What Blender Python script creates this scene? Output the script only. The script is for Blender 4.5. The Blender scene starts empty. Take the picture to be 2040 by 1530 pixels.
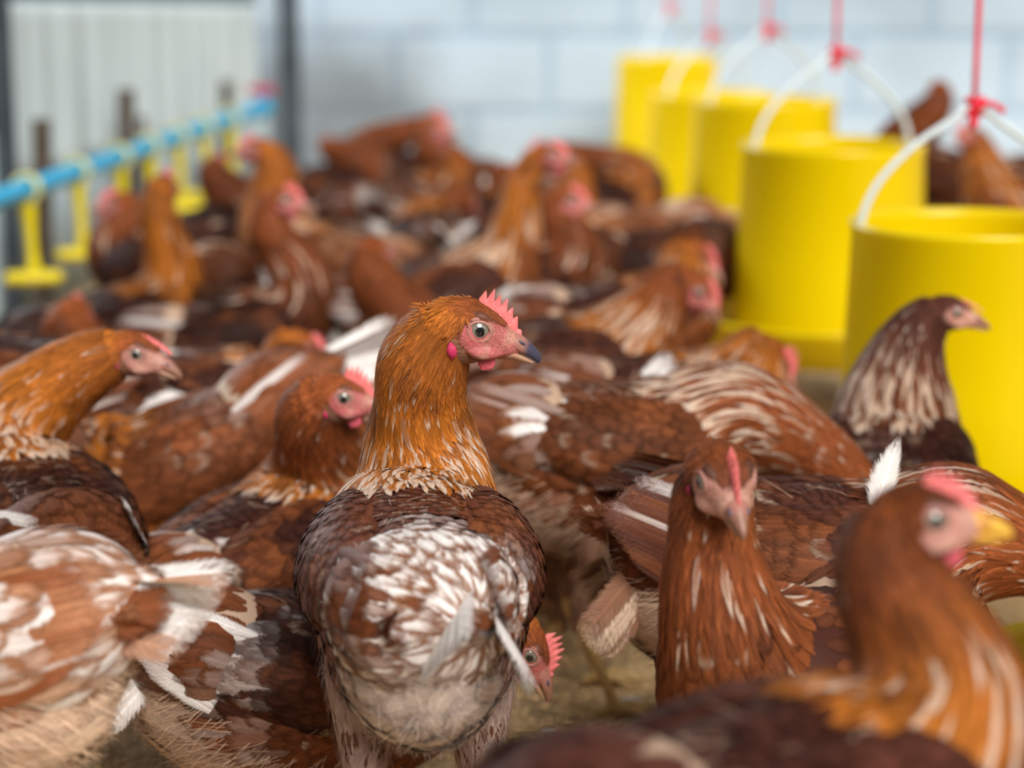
import bpy, math, random
import numpy as np
from mathutils import Vector, Matrix
C = bpy.context.scene
col = C.collection
R = math.radians

# ------------------------------------------------------------------ camera
FPX = 4200.0
HC = 0.72
TH = math.atan(865.0 / FPX)
cam_d = bpy.data.cameras.new('camera')
cam = bpy.data.objects.new('camera', cam_d)
col.objects.link(cam)
cam.location = (0, 0, HC)
cam.rotation_euler = (math.pi / 2 - TH, 0, 0)
cam_d.sensor_width = 36.0
cam_d.lens = FPX / 2040.0 * 36.0
cam_d.clip_start = 0.05
cam_d.dof.use_dof = True
cam_d.dof.focus_distance = 1.57
cam_d.dof.aperture_fstop = 3.3
cam_d.dof.aperture_blades = 0
C.camera = cam

# ------------------------------------------------------------------ world, sun, exposure
w = bpy.data.worlds.new('daylight'); C.world = w
w.use_nodes = True
nt = w.node_tree; nt.nodes.clear()
wo = nt.nodes.new('ShaderNodeOutputWorld'); bg = nt.nodes.new('ShaderNodeBackground')
tc = nt.nodes.new('ShaderNodeTexCoord'); sx = nt.nodes.new('ShaderNodeSeparateXYZ')
rp = nt.nodes.new('ShaderNodeValToRGB')
rp.color_ramp.elements[0].position = 0.0; rp.color_ramp.elements[0].color = (0.40, 0.52, 0.58, 1)
rp.color_ramp.elements[1].position = 0.6; rp.color_ramp.elements[1].color = (0.95, 0.97, 1.0, 1)
nt.links.new(tc.outputs['Generated'], sx.inputs[0]); nt.links.new(sx.outputs['Z'], rp.inputs[0])
nt.links.new(rp.outputs[0], bg.inputs[0]); bg.inputs[1].default_value = 0.31
nt.links.new(bg.outputs[0], wo.inputs[0])
sun_d = bpy.data.lights.new('sun', 'SUN'); sun_d.energy = 4.2; sun_d.angle = R(35); sun_d.color = (1.0, 0.975, 0.94)
sun = bpy.data.objects.new('sun', sun_d); col.objects.link(sun)
sun.rotation_euler = (R(50), R(4), R(18))
win_d = bpy.data.lights.new('open_side_daylight', 'AREA'); win_d.shape = 'RECTANGLE'; win_d.size = 3.0; win_d.size_y = 1.2; win_d.energy = 130; win_d.color = (.93, .97, 1.0)
win = bpy.data.objects.new('open_side_daylight', win_d); col.objects.link(win); win.location = (-2.6, 6.0, 1.5)
win.rotation_euler = (Vector((.5, 5.4, .3)) - win.location).to_track_quat('-Z', 'Y').to_euler()
C.view_settings.view_transform = 'Standard'
C.view_settings.look = 'None'
C.view_settings.gamma = 1.0
C.view_settings.use_curve_mapping = False
C.view_settings.exposure = 0.0
C.cycles.max_bounces = 6
C.cycles.diffuse_bounces = 3
C.cycles.glossy_bounces = 2
C.cycles.transmission_bounces = 3
C.cycles.transparent_max_bounces = 10
C.cycles.use_denoising = True

FW = Vector((0, math.cos(TH), -math.sin(TH))); UPC = Vector((0, math.sin(TH), math.cos(TH)))
def at(px, py, s):
    """real place seen at a pixel of the photograph where one metre spans s pixels"""
    return Vector((0, 0, HC)) + Vector((1, 0, 0)) * ((px - 1020) / s) + UPC * ((765 - py) / s) + FW * (FPX / s)
def ground(px, s, z=0.22):
    Y = (FPX / s - (HC - z) * math.sin(TH)) / math.cos(TH)
    return ((px - 1020) / s, Y)

# ------------------------------------------------------------------ materials
def newmat(name):
    m = bpy.data.materials.new(name); m.use_nodes = True
    n = m.node_tree.nodes; n.clear()
    o = n.new('ShaderNodeOutputMaterial'); b = n.new('ShaderNodeBsdfPrincipled')
    m.node_tree.links.new(b.outputs[0], o.inputs[0])
    return m, m.node_tree, b, o
def simple(name, c, rough=0.6, spec=0.5, bump=0, bscale=60, var=0.0, vscale=20, sss=0, coat=0):
    m, t, b, o = newmat(name); L = t.links.new; N = t.nodes.new
    b.inputs['Base Color'].default_value = (*c, 1); b.inputs['Roughness'].default_value = rough
    b.inputs['Specular IOR Level'].default_value = spec
    if coat: b.inputs['Coat Weight'].default_value = coat
    if sss:
        b.inputs['Subsurface Weight'].default_value = sss; b.inputs['Subsurface Radius'].default_value = (.006, .002, .001)
        b.inputs['Subsurface Scale'].default_value = 0.6
    tc = N('ShaderNodeTexCoord')
    if var:
        nz = N('ShaderNodeTexNoise'); nz.inputs['Scale'].default_value = vscale; nz.inputs['Detail'].default_value = 4
        L(tc.outputs['Object'], nz.inputs['Vector'])
        mr = N('ShaderNodeMapRange'); mr.inputs[1].default_value = .3; mr.inputs[2].default_value = .7
        mr.inputs[3].default_value = 1 - var; mr.inputs[4].default_value = 1 + var
        L(nz.outputs[0], mr.inputs[0])
        mx = N('ShaderNodeVectorMath'); mx.operation = 'SCALE'; mx.inputs[0].default_value = c
        L(mr.outputs[0], mx.inputs['Scale']); L(mx.outputs[0], b.inputs['Base Color'])
    if bump:
        n2 = N('ShaderNodeTexNoise'); n2.inputs['Scale'].default_value = bscale; n2.inputs['Detail'].default_value = 5
        L(tc.outputs['Object'], n2.inputs['Vector'])
        bp = N('ShaderNodeBump'); bp.inputs['Strength'].default_value = bump; bp.inputs['Distance'].default_value = 0.002
        L(n2.outputs[0], bp.inputs['Height']); L(bp.outputs[0], b.inputs['Normal'])
    return m

def feather_material():
    m, t, b, o = newmat('feather'); L = t.links.new; N = t.nodes.new
    ca = N('ShaderNodeAttribute'); ca.attribute_name = 'ca'
    cb = N('ShaderNodeAttribute'); cb.attribute_name = 'cb'
    fu = N('ShaderNodeAttribute'); fu.attribute_name = 'fuv'
    sp = N('ShaderNodeSeparateXYZ'); L(fu.outputs['Vector'], sp.inputs[0])
    def M(op, a, bb=None, cc=None):
        n = N('ShaderNodeMath'); n.operation = op
        for i, v in enumerate((a, bb, cc)):
            if v is None: continue
            if isinstance(v, (int, float)): n.inputs[i].default_value = v
            else: L(v, n.inputs[i])
        return n.outputs[0]
    u, v, rn = sp.outputs[0], sp.outputs[1], sp.outputs[2]
    au = M('ABSOLUTE', u)
    # wander of the edge between centre and rim colour
    cmb = N('ShaderNodeCombineXYZ'); L(M('MULTIPLY', u, 1.3), cmb.inputs[0]); L(M('MULTIPLY', v, 2.0), cmb.inputs[1]); L(M('MULTIPLY', rn, 57.0), cmb.inputs[2])
    nz = N('ShaderNodeTexNoise'); nz.inputs['Scale'].default_value = 1.6; nz.inputs['Detail'].default_value = 2; L(cmb.outputs[0], nz.inputs['Vector'])
    vt = M('MAXIMUM', M('MULTIPLY', M('SUBTRACT', v, 0.35), 1.5), 0.0)
    e = M('SQRT', M('ADD', M('MULTIPLY', M('MULTIPLY', au, au), 0.75), M('MULTIPLY', vt, vt)))
    e = M('ADD', e, M('MULTIPLY', M('SUBTRACT', nz.outputs[0], 0.5), 0.9))
    mr = N('ShaderNodeMapRange'); mr.interpolation_type = 'SMOOTHSTEP'
    L(e, mr.inputs[0]); mr.inputs[1].default_value = 0.45; mr.inputs[2].default_value = 0.92
    mix = N('ShaderNodeMix'); mix.data_type = 'RGBA'
    L(mr.outputs[0], mix.inputs[0]); L(ca.outputs['Color'], mix.inputs[6]); L(cb.outputs['Color'], mix.inputs[7])
    # barbs: fine oblique strands
    ph = M('SUBTRACT', M('MULTIPLY', v, M('MULTIPLY', ca.outputs['Alpha'], 1.7)), M('MULTIPLY', au, 1.0))
    c2 = N('ShaderNodeCombineXYZ'); L(M('MULTIPLY', ph, 9.0), c2.inputs[0]); L(M('MULTIPLY', u, 0.8), c2.inputs[1]); L(M('MULTIPLY', rn, 91.0), c2.inputs[2])
    n2 = N('ShaderNodeTexNoise'); n2.inputs['Scale'].default_value = 1.0; n2.inputs['Detail'].default_value = 3; n2.inputs['Roughness'].default_value = 0.7
    L(c2.outputs[0], n2.inputs['Vector'])
    m2 = N('ShaderNodeMapRange'); L(n2.outputs[0], m2.inputs[0]); m2.inputs[1].default_value = .25; m2.inputs[2].default_value = .75
    m2.inputs[3].default_value = .72; m2.inputs[4].default_value = 1.22
    # shaft
    sh = N('ShaderNodeMapRange'); L(au, sh.inputs[0]); sh.inputs[1].default_value = 0.03; sh.inputs[2].default_value = 0.12; sh.inputs[3].default_value = 1.25; sh.inputs[4].default_value = 1.0
    sc = N('ShaderNodeVectorMath'); sc.operation = 'SCALE'; L(mix.outputs[2], sc.inputs[0]); L(M('MULTIPLY', m2.outputs[0], sh.outputs[0]), sc.inputs['Scale'])
    L(sc.outputs[0], b.inputs['Base Color'])
    # frayed rim: barbs part near the edge of the vane
    c3 = N('ShaderNodeCombineXYZ'); L(M('MULTIPLY', ph, 26.0), c3.inputs[0]); L(M('MULTIPLY', u, 1.5), c3.inputs[1]); L(M('MULTIPLY', rn, 37.0), c3.inputs[2])
    n3 = N('ShaderNodeTexNoise'); n3.inputs['Scale'].default_value = 1.0; n3.inputs['Detail'].default_value = 1; L(c3.outputs[0], n3.inputs['Vector'])
    rim = M('MAXIMUM', M('MULTIPLY', M('SUBTRACT', au, 0.55), 2.2), M('MULTIPLY', M('SUBTRACT', v, 0.72), 3.4))
    hole = M('GREATER_THAN', M('SUBTRACT', rim, 0.02), M('MULTIPLY', M('SUBTRACT', n3.outputs[0], 0.30), 2.6))
    L(M('SUBTRACT', 1.0, hole), b.inputs['Alpha'])
    b.inputs['Roughness'].default_value = 0.58; b.inputs['Specular IOR Level'].default_value = 0.10
    b.inputs['Sheen Weight'].default_value = 0.0; b.inputs['Sheen Roughness'].default_value = 0.4
    bp = N('ShaderNodeBump'); bp.inputs['Strength'].default_value = 0.35; bp.inputs['Distance'].default_value = 0.0006
    L(n2.outputs[0], bp.inputs['Height']); L(bp.outputs[0], b.inputs['Normal'])
    return m
def skin_material():
    m, t, b, o = newmat('skin'); L = t.links.new; N = t.nodes.new
    ca = N('ShaderNodeAttribute'); ca.attribute_name = 'ca'
    tc = N('ShaderNodeTexCoord')
    nz = N('ShaderNodeTexNoise'); nz.inputs['Scale'].default_value = 420; nz.inputs['Detail'].default_value = 4; L(tc.outputs['Object'], nz.inputs['Vector'])
    mr = N('ShaderNodeMapRange'); L(nz.outputs[0], mr.inputs[0]); mr.inputs[1].default_value = .3; mr.inputs[2].default_value = .7; mr.inputs[3].default_value = .78; mr.inputs[4].default_value = 1.2
    sc = N('ShaderNodeVectorMath'); sc.operation = 'SCALE'; L(ca.outputs['Color'], sc.inputs[0]); L(mr.outputs[0], sc.inputs['Scale'])
    L(sc.outputs[0], b.inputs['Base Color']); b.inputs['Roughness'].default_value = 0.55
    bp = N('ShaderNodeBump'); bp.inputs['Strength'].default_value = 0.7; bp.inputs['Distance'].default_value = 0.0012
    L(nz.outputs[0], bp.inputs['Height']); L(bp.outputs[0], b.inputs['Normal'])
    return m
def ycol(name, c, trans=0.3):
    m, t, b, o = newmat(name); L = t.links.new; N = t.nodes.new
    b.inputs['Base Color'].default_value = (*c, 1); b.inputs['Roughness'].default_value = 0.27
    b.inputs['Specular IOR Level'].default_value = 0.45
    tr = N('ShaderNodeBsdfTranslucent'); tr.inputs[0].default_value = (*c, 1)
    mx = N('ShaderNodeMixShader'); mx.inputs[0].default_value = trans
    L(b.outputs[0], mx.inputs[1]); L(tr.outputs[0], mx.inputs[2]); L(mx.outputs[0], o.inputs[0])
    return m
FEA = feather_material(); SKIN = skin_material()
COMB = simple('comb_skin', (0.84, 0.20, 0.19), 0.5, 0.4, bump=.6, bscale=500, var=.25, vscale=150, sss=.25)
WAT = simple('wattle_skin', (0.76, 0.13, 0.17), 0.5, 0.4, bump=.6, bscale=500, var=.2, vscale=150, sss=.25)
BEAK, _t, _b, _o = newmat('beak_horn')
_a = _t.nodes.new('ShaderNodeAttribute'); _a.attribute_name = 'ca'; _t.links.new(_a.outputs['Color'], _b.inputs['Base Color']); _b.inputs['Roughness'].default_value = .38
BEAKT = simple('beak_dark', (0.085, 0.075, 0.11), 0.35, 0.5)
BEAKY = simple('beak_yellow', (0.80, 0.42, 0.05), 0.4, 0.5)
IRIS = simple('iris', (0.22, 0.195, 0.15), 0.15, 0.6, coat=1, var=.25, vscale=900)
PUPIL = simple('pupil', (0.004, 0.004, 0.006), 0.06, 0.7, coat=1)
LID = simple('eyelid', (0.48, 0.22, 0.175), 0.5, 0.4, bump=.5, bscale=700)
YEL = ycol('feeder_plastic', (1.0, 0.78, 0.0), .32)
YEL2 = ycol('drinker_plastic', (0.82, 0.66, 0.0), .1)
BLUE = simple('blue_pipe', (0.010, 0.42, 0.74), 0.4, 0.5)
REDR = simple('red_rope', (0.85, 0.02, 0.05), 0.7, 0.3, bump=.5, bscale=400)
WIRE = simple('galvanised_wire', (0.68, 0.77, 0.80), 0.4, 0.6)
WOOD = simple('weathered_wood', (0.075, 0.055, 0.042), 0.85, 0.2, bump=.8, bscale=40, var=.3, vscale=18)
DARKP = simple('dark_column', (0.055, 0.068, 0.08), 0.8, 0.2, bump=.4, bscale=20, var=.3, vscale=6)

# ------------------------------------------------------------------ mesh helpers
class Buf:
    """arrays of one mesh: vertices, quads and the colour attributes"""
    def __init__(s): s.v = []; s.f = []; s.a = []; s.b = []; s.u = []; s.m = []; s.n = 0
    def add(s, v, f, ca, cb, uv, mat=0):
        v = np.asarray(v, np.float32).reshape(-1, 3); n = len(v)
        s.v.append(v); s.f.append(np.asarray(f, np.int32).reshape(-1, 4) + s.n)
        ca = np.asarray(ca, np.float32); s.a.append(ca if ca.shape == (n, 4) else np.concatenate([np.broadcast_to(ca, (n, 3)), np.ones((n, 1), np.float32)], 1)); s.b.append(np.broadcast_to(np.asarray(cb, np.float32), (n, 3)))
        s.u.append(np.broadcast_to(np.asarray(uv, np.float32), (n, 3)))
        s.m.append(np.full(len(s.f[-1]), mat, np.int32)); s.n += n
    def mesh(s, name, mats):
        V = np.concatenate(s.v); F = np.concatenate(s.f); A = np.concatenate(s.a); B = np.concatenate(s.b); U = np.concatenate(s.u); Mi = np.concatenate(s.m)
        me = bpy.data.meshes.new(name)
        me.vertices.add(len(V)); me.vertices.foreach_set('co', V.ravel())
        me.loops.add(len(F) * 4); me.loops.foreach_set('vertex_index', F.ravel())
        me.polygons.add(len(F)); me.polygons.foreach_set('loop_start', np.arange(0, len(F) * 4, 4, dtype=np.int32))
        me.polygons.foreach_set('material_index', Mi)
        me.polygons.foreach_set('use_smooth', np.ones(len(F), dtype=bool))
        for m in mats: me.materials.append(m)
        me.update(calc_edges=True)
        for nm, X in (('ca', A), ('cb', B)):
            at_ = me.attributes.new(nm, 'FLOAT_COLOR', 'POINT')
            if X.shape[1] == 3: X = np.concatenate([X, np.ones((len(X), 1), np.float32)], 1)
            at_.data.foreach_set('color', X.astype(np.float32).ravel())
        at_ = me.attributes.new('fuv', 'FLOAT_VECTOR', 'POINT'); at_.data.foreach_set('vector', U.astype(np.float32).ravel())
        return me

def nrm(a): return a / np.maximum(np.linalg.norm(a, axis=-1, keepdims=True), 1e-9)
def _h(i, j, k, s):
    n = (i * 73856093) ^ (j * 19349663) ^ (k * 83492791) ^ (s * 2654435761)
    n = n & 0xffffffff; n = ((n >> 13) ^ n) * 1274126177 & 0xffffffff; n = (n ^ (n >> 16)) & 0xffffff
    return n / float(0xffffff)
def noise3(P, scale, seed=0):
    Q = np.asarray(P, float) * scale + 100.0
    I = np.floor(Q).astype(np.int64); Fq = Q - I; Fq = Fq * Fq * (3 - 2 * Fq); out = 0
    for a in (0, 1):
        for b in (0, 1):
            for c in (0, 1):
                wgt = (Fq[..., 0] if a else 1 - Fq[..., 0]) * (Fq[..., 1] if b else 1 - Fq[..., 1]) * (Fq[..., 2] if c else 1 - Fq[..., 2])
                out = out + wgt * _h(I[..., 0] + a, I[..., 1] + b, I[..., 2] + c, seed)
    return out
def sstep(x, a, b):
    t = np.clip((x - a) / (b - a), 0, 1); return t * t * (3 - 2 * t)
def lerp(a, b, t):
    t = np.asarray(t)[..., None] if np.ndim(t) else t
    return np.asarray(a) * (1 - t) + np.asarray(b) * t

PROF = {  # half-width along the feather
    'round': lambda v: np.where(v < .35, .35 + .65 * np.sin(v / .35 * math.pi / 2), np.sqrt(np.maximum(1 - ((v - .35) / .65) ** 2.6, 0))),
    'point': lambda v: np.where(v < .3, .5 + .5 * v / .3, np.maximum(1 - ((v - .3) / .7) ** 1.7, 0.02)),
    'long': lambda v: np.where(v < .3, .45 + .55 * v / .3, np.sqrt(np.maximum(1 - np.maximum((v - .78) / .22, 0) ** 2.2, 0))),
    'hair': lambda v: 1 - .9 * v,
}
def feathers(buf, P, D, N, L, W, ca, cb, rng, prof='round', rows=5, cols=3, lift=.12, curv=8.0, arch=.5, mat=0, notch=0.0, CL=None, NL=None):
    n = len(P)
    if n == 0: return
    P = np.asarray(P, float); N = nrm(N); D = nrm(D - (D * N).sum(-1, keepdims=True) * N); B = np.cross(N, D)
    L = np.broadcast_to(L, n)[:, None, None]; W = np.broadcast_to(W, n)[:, None, None]; lift = np.broadcast_to(lift, n)[:, None, None]; curv = np.broadcast_to(curv, n)[:, None, None]
    v = np.linspace(0, 1, rows) ** .9; u = np.linspace(-1, 1, cols)
    V, Uu = np.meshgrid(v, u, indexing='ij')
    V = V[None]; Uu = Uu[None]
    wv = PROF[prof](V) * W * .5
    along = L * V * (1 - notch * np.abs(Uu) * V)
    up = lift * along - curv * along ** 2 * .5 - arch * wv * Uu ** 2 * .6
    if CL is None:
        X = P[:, None, None, :] + D[:, None, None, :] * along[..., None] + N[:, None, None, :] * up[..., None] + B[:, None, None, :] * (wv * Uu)[..., None]
    else:
        Tg = nrm(np.gradient(CL, axis=1)); Bl = nrm(np.cross(NL, Tg)); sk_ = rng.normal(0, .06, (n, 1, 1))
        fr_ = rng.normal(0, .05, (n, rows, cols)) * (np.abs(Uu) > .9)
        X = CL[:, :, None, :] + NL[:, :, None, :] * (lift * L * V - arch * wv * Uu ** 2 * .6)[..., None] + Bl[:, :, None, :] * (wv * (Uu + fr_) + sk_ * L * V)[..., None]
    rn = rng.random(n)
    uv = np.stack([np.broadcast_to(Uu, (n, rows, cols)), np.broadcast_to(V, (n, rows, cols)), np.broadcast_to(rn[:, None, None], (n, rows, cols))], -1)
    idx = np.arange(rows * cols).reshape(rows, cols)
    q = np.stack([idx[:-1, :-1], idx[:-1, 1:], idx[1:, 1:], idx[1:, :-1]], -1).reshape(-1, 4)
    Fq = (q[None] + (np.arange(n) * rows * cols)[:, None, None]).reshape(-1, 4)
    ca = np.concatenate([np.broadcast_to(ca, (n, 3)), np.broadcast_to(L / W, (n, 1, 1))[:, 0]], 1); cb = np.broadcast_to(cb, (n, 3))
    buf.add(X.reshape(-1, 3), Fq, np.repeat(ca, rows * cols, 0), np.repeat(cb, rows * cols, 0), uv.reshape(-1, 3), mat)

def catmull(P, K):
    P = np.asarray(P, float); d = np.r_[0, np.cumsum(np.maximum(np.linalg.norm(np.diff(P[:, :3], axis=0), axis=1), 1e-4))]
    t = np.linspace(0, d[-1], K); out = np.zeros((K, P.shape[1]))
    m = np.gradient(P, d, axis=0)
    i = np.clip(np.searchsorted(d, t, 'right') - 1, 0, len(d) - 2); h = (d[i + 1] - d[i])[:, None]; s = ((t - d[i]) / (d[i + 1] - d[i]))[:, None]
    return (2 * s ** 3 - 3 * s ** 2 + 1) * P[i] + (s ** 3 - 2 * s ** 2 + s) * h * m[i] + (-2 * s ** 3 + 3 * s ** 2) * P[i + 1] + (s ** 3 - s ** 2) * h * m[i + 1]

class Loft:
    """rows of stations: x y z | half width | up height | down height | dorsal xyz | region"""
    def __init__(s, st, K=90, M=40):
        A = catmull(st, K); s.A = A; s.K = K; s.M = M
        p = A[:, :3]; T = nrm(np.gradient(p, axis=0)); D = A[:, 6:9]; D = nrm(D - (D * T).sum(1, keepdims=True) * T); B = np.cross(T, D)
        s.p, s.T, s.D, s.B = p, T, D, B
        w_, hd, hv = np.maximum(A[:, 3], .0008), np.maximum(A[:, 4], .0008), np.maximum(A[:, 5], .0008); s.w, s.hd, s.hv = w_, hd, hv
        th = np.linspace(0, 2 * math.pi, M, endpoint=False); c, sn = np.cos(th), np.sin(th)
        h = np.where(c[None] > 0, hd[:, None], hv[:, None])
        s.G = p[:, None] + D[:, None] * (c[None] * h)[..., None] + B[:, None] * (sn[None] * w_[:, None])[..., None]
        dk = np.gradient(s.G, axis=0); dm = np.roll(s.G, -1, 1) - np.roll(s.G, 1, 1)
        nn = nrm(np.cross(dm, dk)); out = (nn * (s.G - p[:, None])).sum(-1, keepdims=True); s.N = nn * np.where(out.mean() < 0, -1, 1)
        s.phi = np.r_[0, np.cumsum((np.diff(D, axis=0) * B[1:]).sum(1))]
        s.arc = np.r_[0, np.cumsum(np.linalg.norm(np.diff(p, axis=0), axis=1))]
    def quads(s):
        K, M = s.K, s.M; i = np.arange(K - 1)[:, None]; j = np.arange(M)[None]; j2 = (j + 1) % M
        f = np.stack([i * M + j, i * M + j2, (i + 1) * M + j2, (i + 1) * M + j], -1).reshape(-1, 4)
        return s.G.reshape(-1, 3), f
    def samp(s, k, th):
        k = np.clip(k, 0, s.K - 1.001); i = k.astype(int); f = (k - i)[:, None]; m = (th / (2 * math.pi) * s.M) % s.M; j = m.astype(int) % s.M; g = (m - np.floor(m))[:, None]; j2 = (j + 1) % s.M
        def bi(X): return (X[i, j] * (1 - g) + X[i, j2] * g) * (1 - f) + (X[i + 1, j] * (1 - g) + X[i + 1, j2] * g) * f
        T = s.T[i] * (1 - f) + s.T[i + 1] * f
        reg = s.A[i, 9] * (1 - f[:, 0]) + s.A[i + 1, 9] * f[:, 0]
        return bi(s.G), nrm(bi(s.N)), nrm(T), reg
    def drape(s, k, th, L, rows, sgn=-1, droop=0.0, h=.0012, swirl=None, conv=0.0):
        """centre lines of feathers that lie along the surface"""
        n = len(k); v = np.linspace(0, 1, rows) ** .9; a0 = np.interp(k, np.arange(s.K), s.arc); L = np.broadcast_to(L, n); droop = np.broadcast_to(droop, n)
        A_ = a0[:, None] + sgn * L[:, None] * v[None]; lo, hi = s.arc[2], s.arc[-3]; Ac = np.clip(A_, lo, hi); kk = np.interp(Ac, s.arc, np.arange(s.K))
        i = np.clip(kk.astype(int), 0, s.K - 1); r_ = np.maximum((s.w[i] + s.hv[i]) * .5, .012)
        tt = th[:, None] + droop[:, None] * np.sign(np.sin(th))[:, None] * np.abs(np.sin(th))[:, None] ** .5 * L[:, None] * v[None] / r_
        ph_ = np.interp(kk, np.arange(s.K), s.phi); tt = tt - (ph_ - ph_[:, :1]) * .85
        if swirl is not None: tt = tt + swirl[:, None] * L[:, None] * v[None] / r_
        P, N, T, rg = s.samp(kk.ravel(), tt.ravel()); P = P.reshape(n, rows, 3); N = N.reshape(n, rows, 3); T = T.reshape(n, rows, 3)
        ex = A_ - Ac; P = P + T * ex[..., None] * .9
        if conv:
            pc = np.where(ex[..., None] > 0, s.p[-3], s.p[2]); rv = pc - P; rv = rv - T * (rv * T).sum(-1, keepdims=True)
            P = P + rv * np.clip(np.abs(ex) / .022 * conv, 0, .92)[..., None]
        # a vane is stiffer than the body: smooth the line a little
        for _ in range(1): P[:, 1:-1] = P[:, 1:-1] * .5 + (P[:, :-2] + P[:, 2:]) * .25
        return P + N * h, nrm(N + N[:, :1] * .6)
    def scatter(s, rng, exposure, spacing, reg0=-9, reg1=99, jit=.25):
        """staggered rows of roots over the surface"""
        ks, ts = [], []; a = s.arc[0]; r = 0
        while a < s.arc[-1]:
            k = np.interp(a, s.arc, np.arange(s.K)); i = int(k); reg = s.A[i, 9]
            if reg0 <= reg <= reg1:
                circ = 2 * math.pi * math.sqrt((s.w[i] ** 2 + ((s.hd[i] + s.hv[i]) / 2) ** 2) / 2)
                n = max(3, int(circ / spacing)); t = (np.arange(n) + (r % 2) * .5 + rng.uniform(-jit, jit, n)) / n * 2 * math.pi
                ts.append(t); ks.append(np.full(n, k) + rng.uniform(-jit, jit, n) * exposure / max(s.arc[-1] / s.K, 1e-5))
            a += exposure; r += 1
        if not ks: return np.zeros(0), np.zeros(0)
        return np.concatenate(ks), np.concatenate(ts)

def tube_loft(pts, rad, dors=(0, 0, 1), K=24, M=12):
    st = [[*p, r, r, r, *dors, 0] for p, r in zip(pts, rad)]
    return Loft(st, K, M)

def remeshed(parts, voxel, smooth=4):
    """fuse overlapping closed shells into one continuous surface"""
    V, F, n = [], [], 0
    for lf in parts:
        v, f = lf.quads(); M = lf.M; K = lf.K
        V.append(v); F += [tuple(x) for x in (f + n).tolist()]
        F.append(tuple(n + j for j in range(M))[::-1]); F.append(tuple(n + (K - 1) * M + j for j in range(M)))
        n += len(v)
    me = bpy.data.meshes.new('tmp'); me.from_pydata(np.concatenate(V).tolist(), [], F)
    ob = bpy.data.objects.new('tmp', me); col.objects.link(ob)
    md = ob.modifiers.new('r', 'REMESH'); md.mode = 'VOXEL'; md.voxel_size = voxel
    ms = ob.modifiers.new('s', 'SMOOTH'); ms.factor = .5; ms.iterations = smooth
    dg = bpy.context.evaluated_depsgraph_get(); ev = ob.evaluated_get(dg); m2 = ev.to_mesh()
    nv = len(m2.vertices); co = np.empty(nv * 3, np.float32); m2.vertices.foreach_get('co', co)
    li = np.empty(len(m2.loops), np.int32); m2.loops.foreach_get('vertex_index', li)
    ok = len(li) == 4 * len(m2.polygons)
    fs = li.reshape(-1, 4) if ok else np.array([tuple(p.vertices)[:4] for p in m2.polygons if len(p.vertices) == 4], np.int32)
    ev.to_mesh_clear(); bpy.data.objects.remove(ob); bpy.data.meshes.remove(me)
    return co.reshape(-1, 3), fs

def grid_mesh(name, mats, shells):
    b = Buf()
    for lf, mi in shells:
        v, f = lf.quads(); b.add(v, f, (1, 1, 1), (1, 1, 1), (0, 0, 0), mi)
        M, K = lf.M, lf.K   # close the ends with small fans of quads
        for ring in (0, K - 1):
            base = ring * M; c = v[base:base + M]
            q = [[i, i + 1, M - 2 - i, M - 1 - i] for i in range(M // 2 - 1)]
            b.add(c, q, (1, 1, 1), (1, 1, 1), (0, 0, 0), mi)
    return b.mesh(name, mats)

# ------------------------------------------------------------------ shared small parts of a hen, in the frame of the head (x forward, z up)
def L9(rows): return [[x, y, z, w_, hd, hv, 0, 0, 1, 0] for x, y, z, w_, hd, hv in rows]
def make_beak(dark, yellow=False):
    up = Loft(L9([(.018, 0, .0010, .0070, .0065, .004), (.025, 0, .0008, .0076, .0076, .003), (.032, 0, .0002, .0064, .0068, .0028), (.0365, 0, -.0006, .0049, .0056, .0025),
                  (.0415, 0, -.0018, .0033, .0042, .0022), (.0448, 0, -.0032, .0019, .0029, .0018), (.0464, 0, -.0050, .0006, .0008, .0008)]), 30, 16)
    lo = Loft(L9([(.018, 0, -.0048, .0068, .002, .0040), (.026, 0, -.0046, .0068, .0018, .0050), (.033, 0, -.0046, .0052, .0015, .0036), (.0385, 0, -.0052, .0034, .0012, .0026), (.0432, 0, -.0060, .0010, .0006, .0008)]), 22, 16)
    ns = [(tube_loft([(.0305, sg * .0052, .0045), (.0325, sg * .0054, .0040), (.0345, sg * .0046, .0032)], [.0003, .0011, .0003], K=8, M=8), 1) for sg in (-1, 1)]
    b = Buf(); v, f = up.quads(); x, z = v[:, 0], v[:, 2]
    basec = np.array((.40, .165, .125)); pale_ = np.array((.50, .28, .17)); darkc = np.array((.055, .05, .085)) if dark else np.array((.30, .14, .09))
    if yellow: basec = np.array((.80, .36, .05)); pale_ = np.array((.85, .48, .06)); darkc = pale_
    c = lerp(basec, pale_, sstep(x, .030, .040) * sstep(-z, -.003, .001)); rid = sstep(x, .0325, .0385) * sstep(z + (x - .03) * .34, -.0022, .0004)
    c = lerp(c, darkc, rid); b.add(v, f, c, (1, 1, 1), (0, 0, 0), 0)
    v, f = lo.quads(); x = v[:, 0]; b.add(v, f, lerp(basec, pale_, sstep(x, .024, .036)), (1, 1, 1), (0, 0, 0), 0)
    for n_, mi in ns: v, f = n_.quads(); b.add(v, f, (1, 1, 1), (1, 1, 1), (0, 0, 0), 1)
    return b.mesh('beak', [BEAK, BEAKT])
BEAK_D, BEAK_P, BEAK_Y = make_beak(True), make_beak(False), make_beak(False, True)
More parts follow.
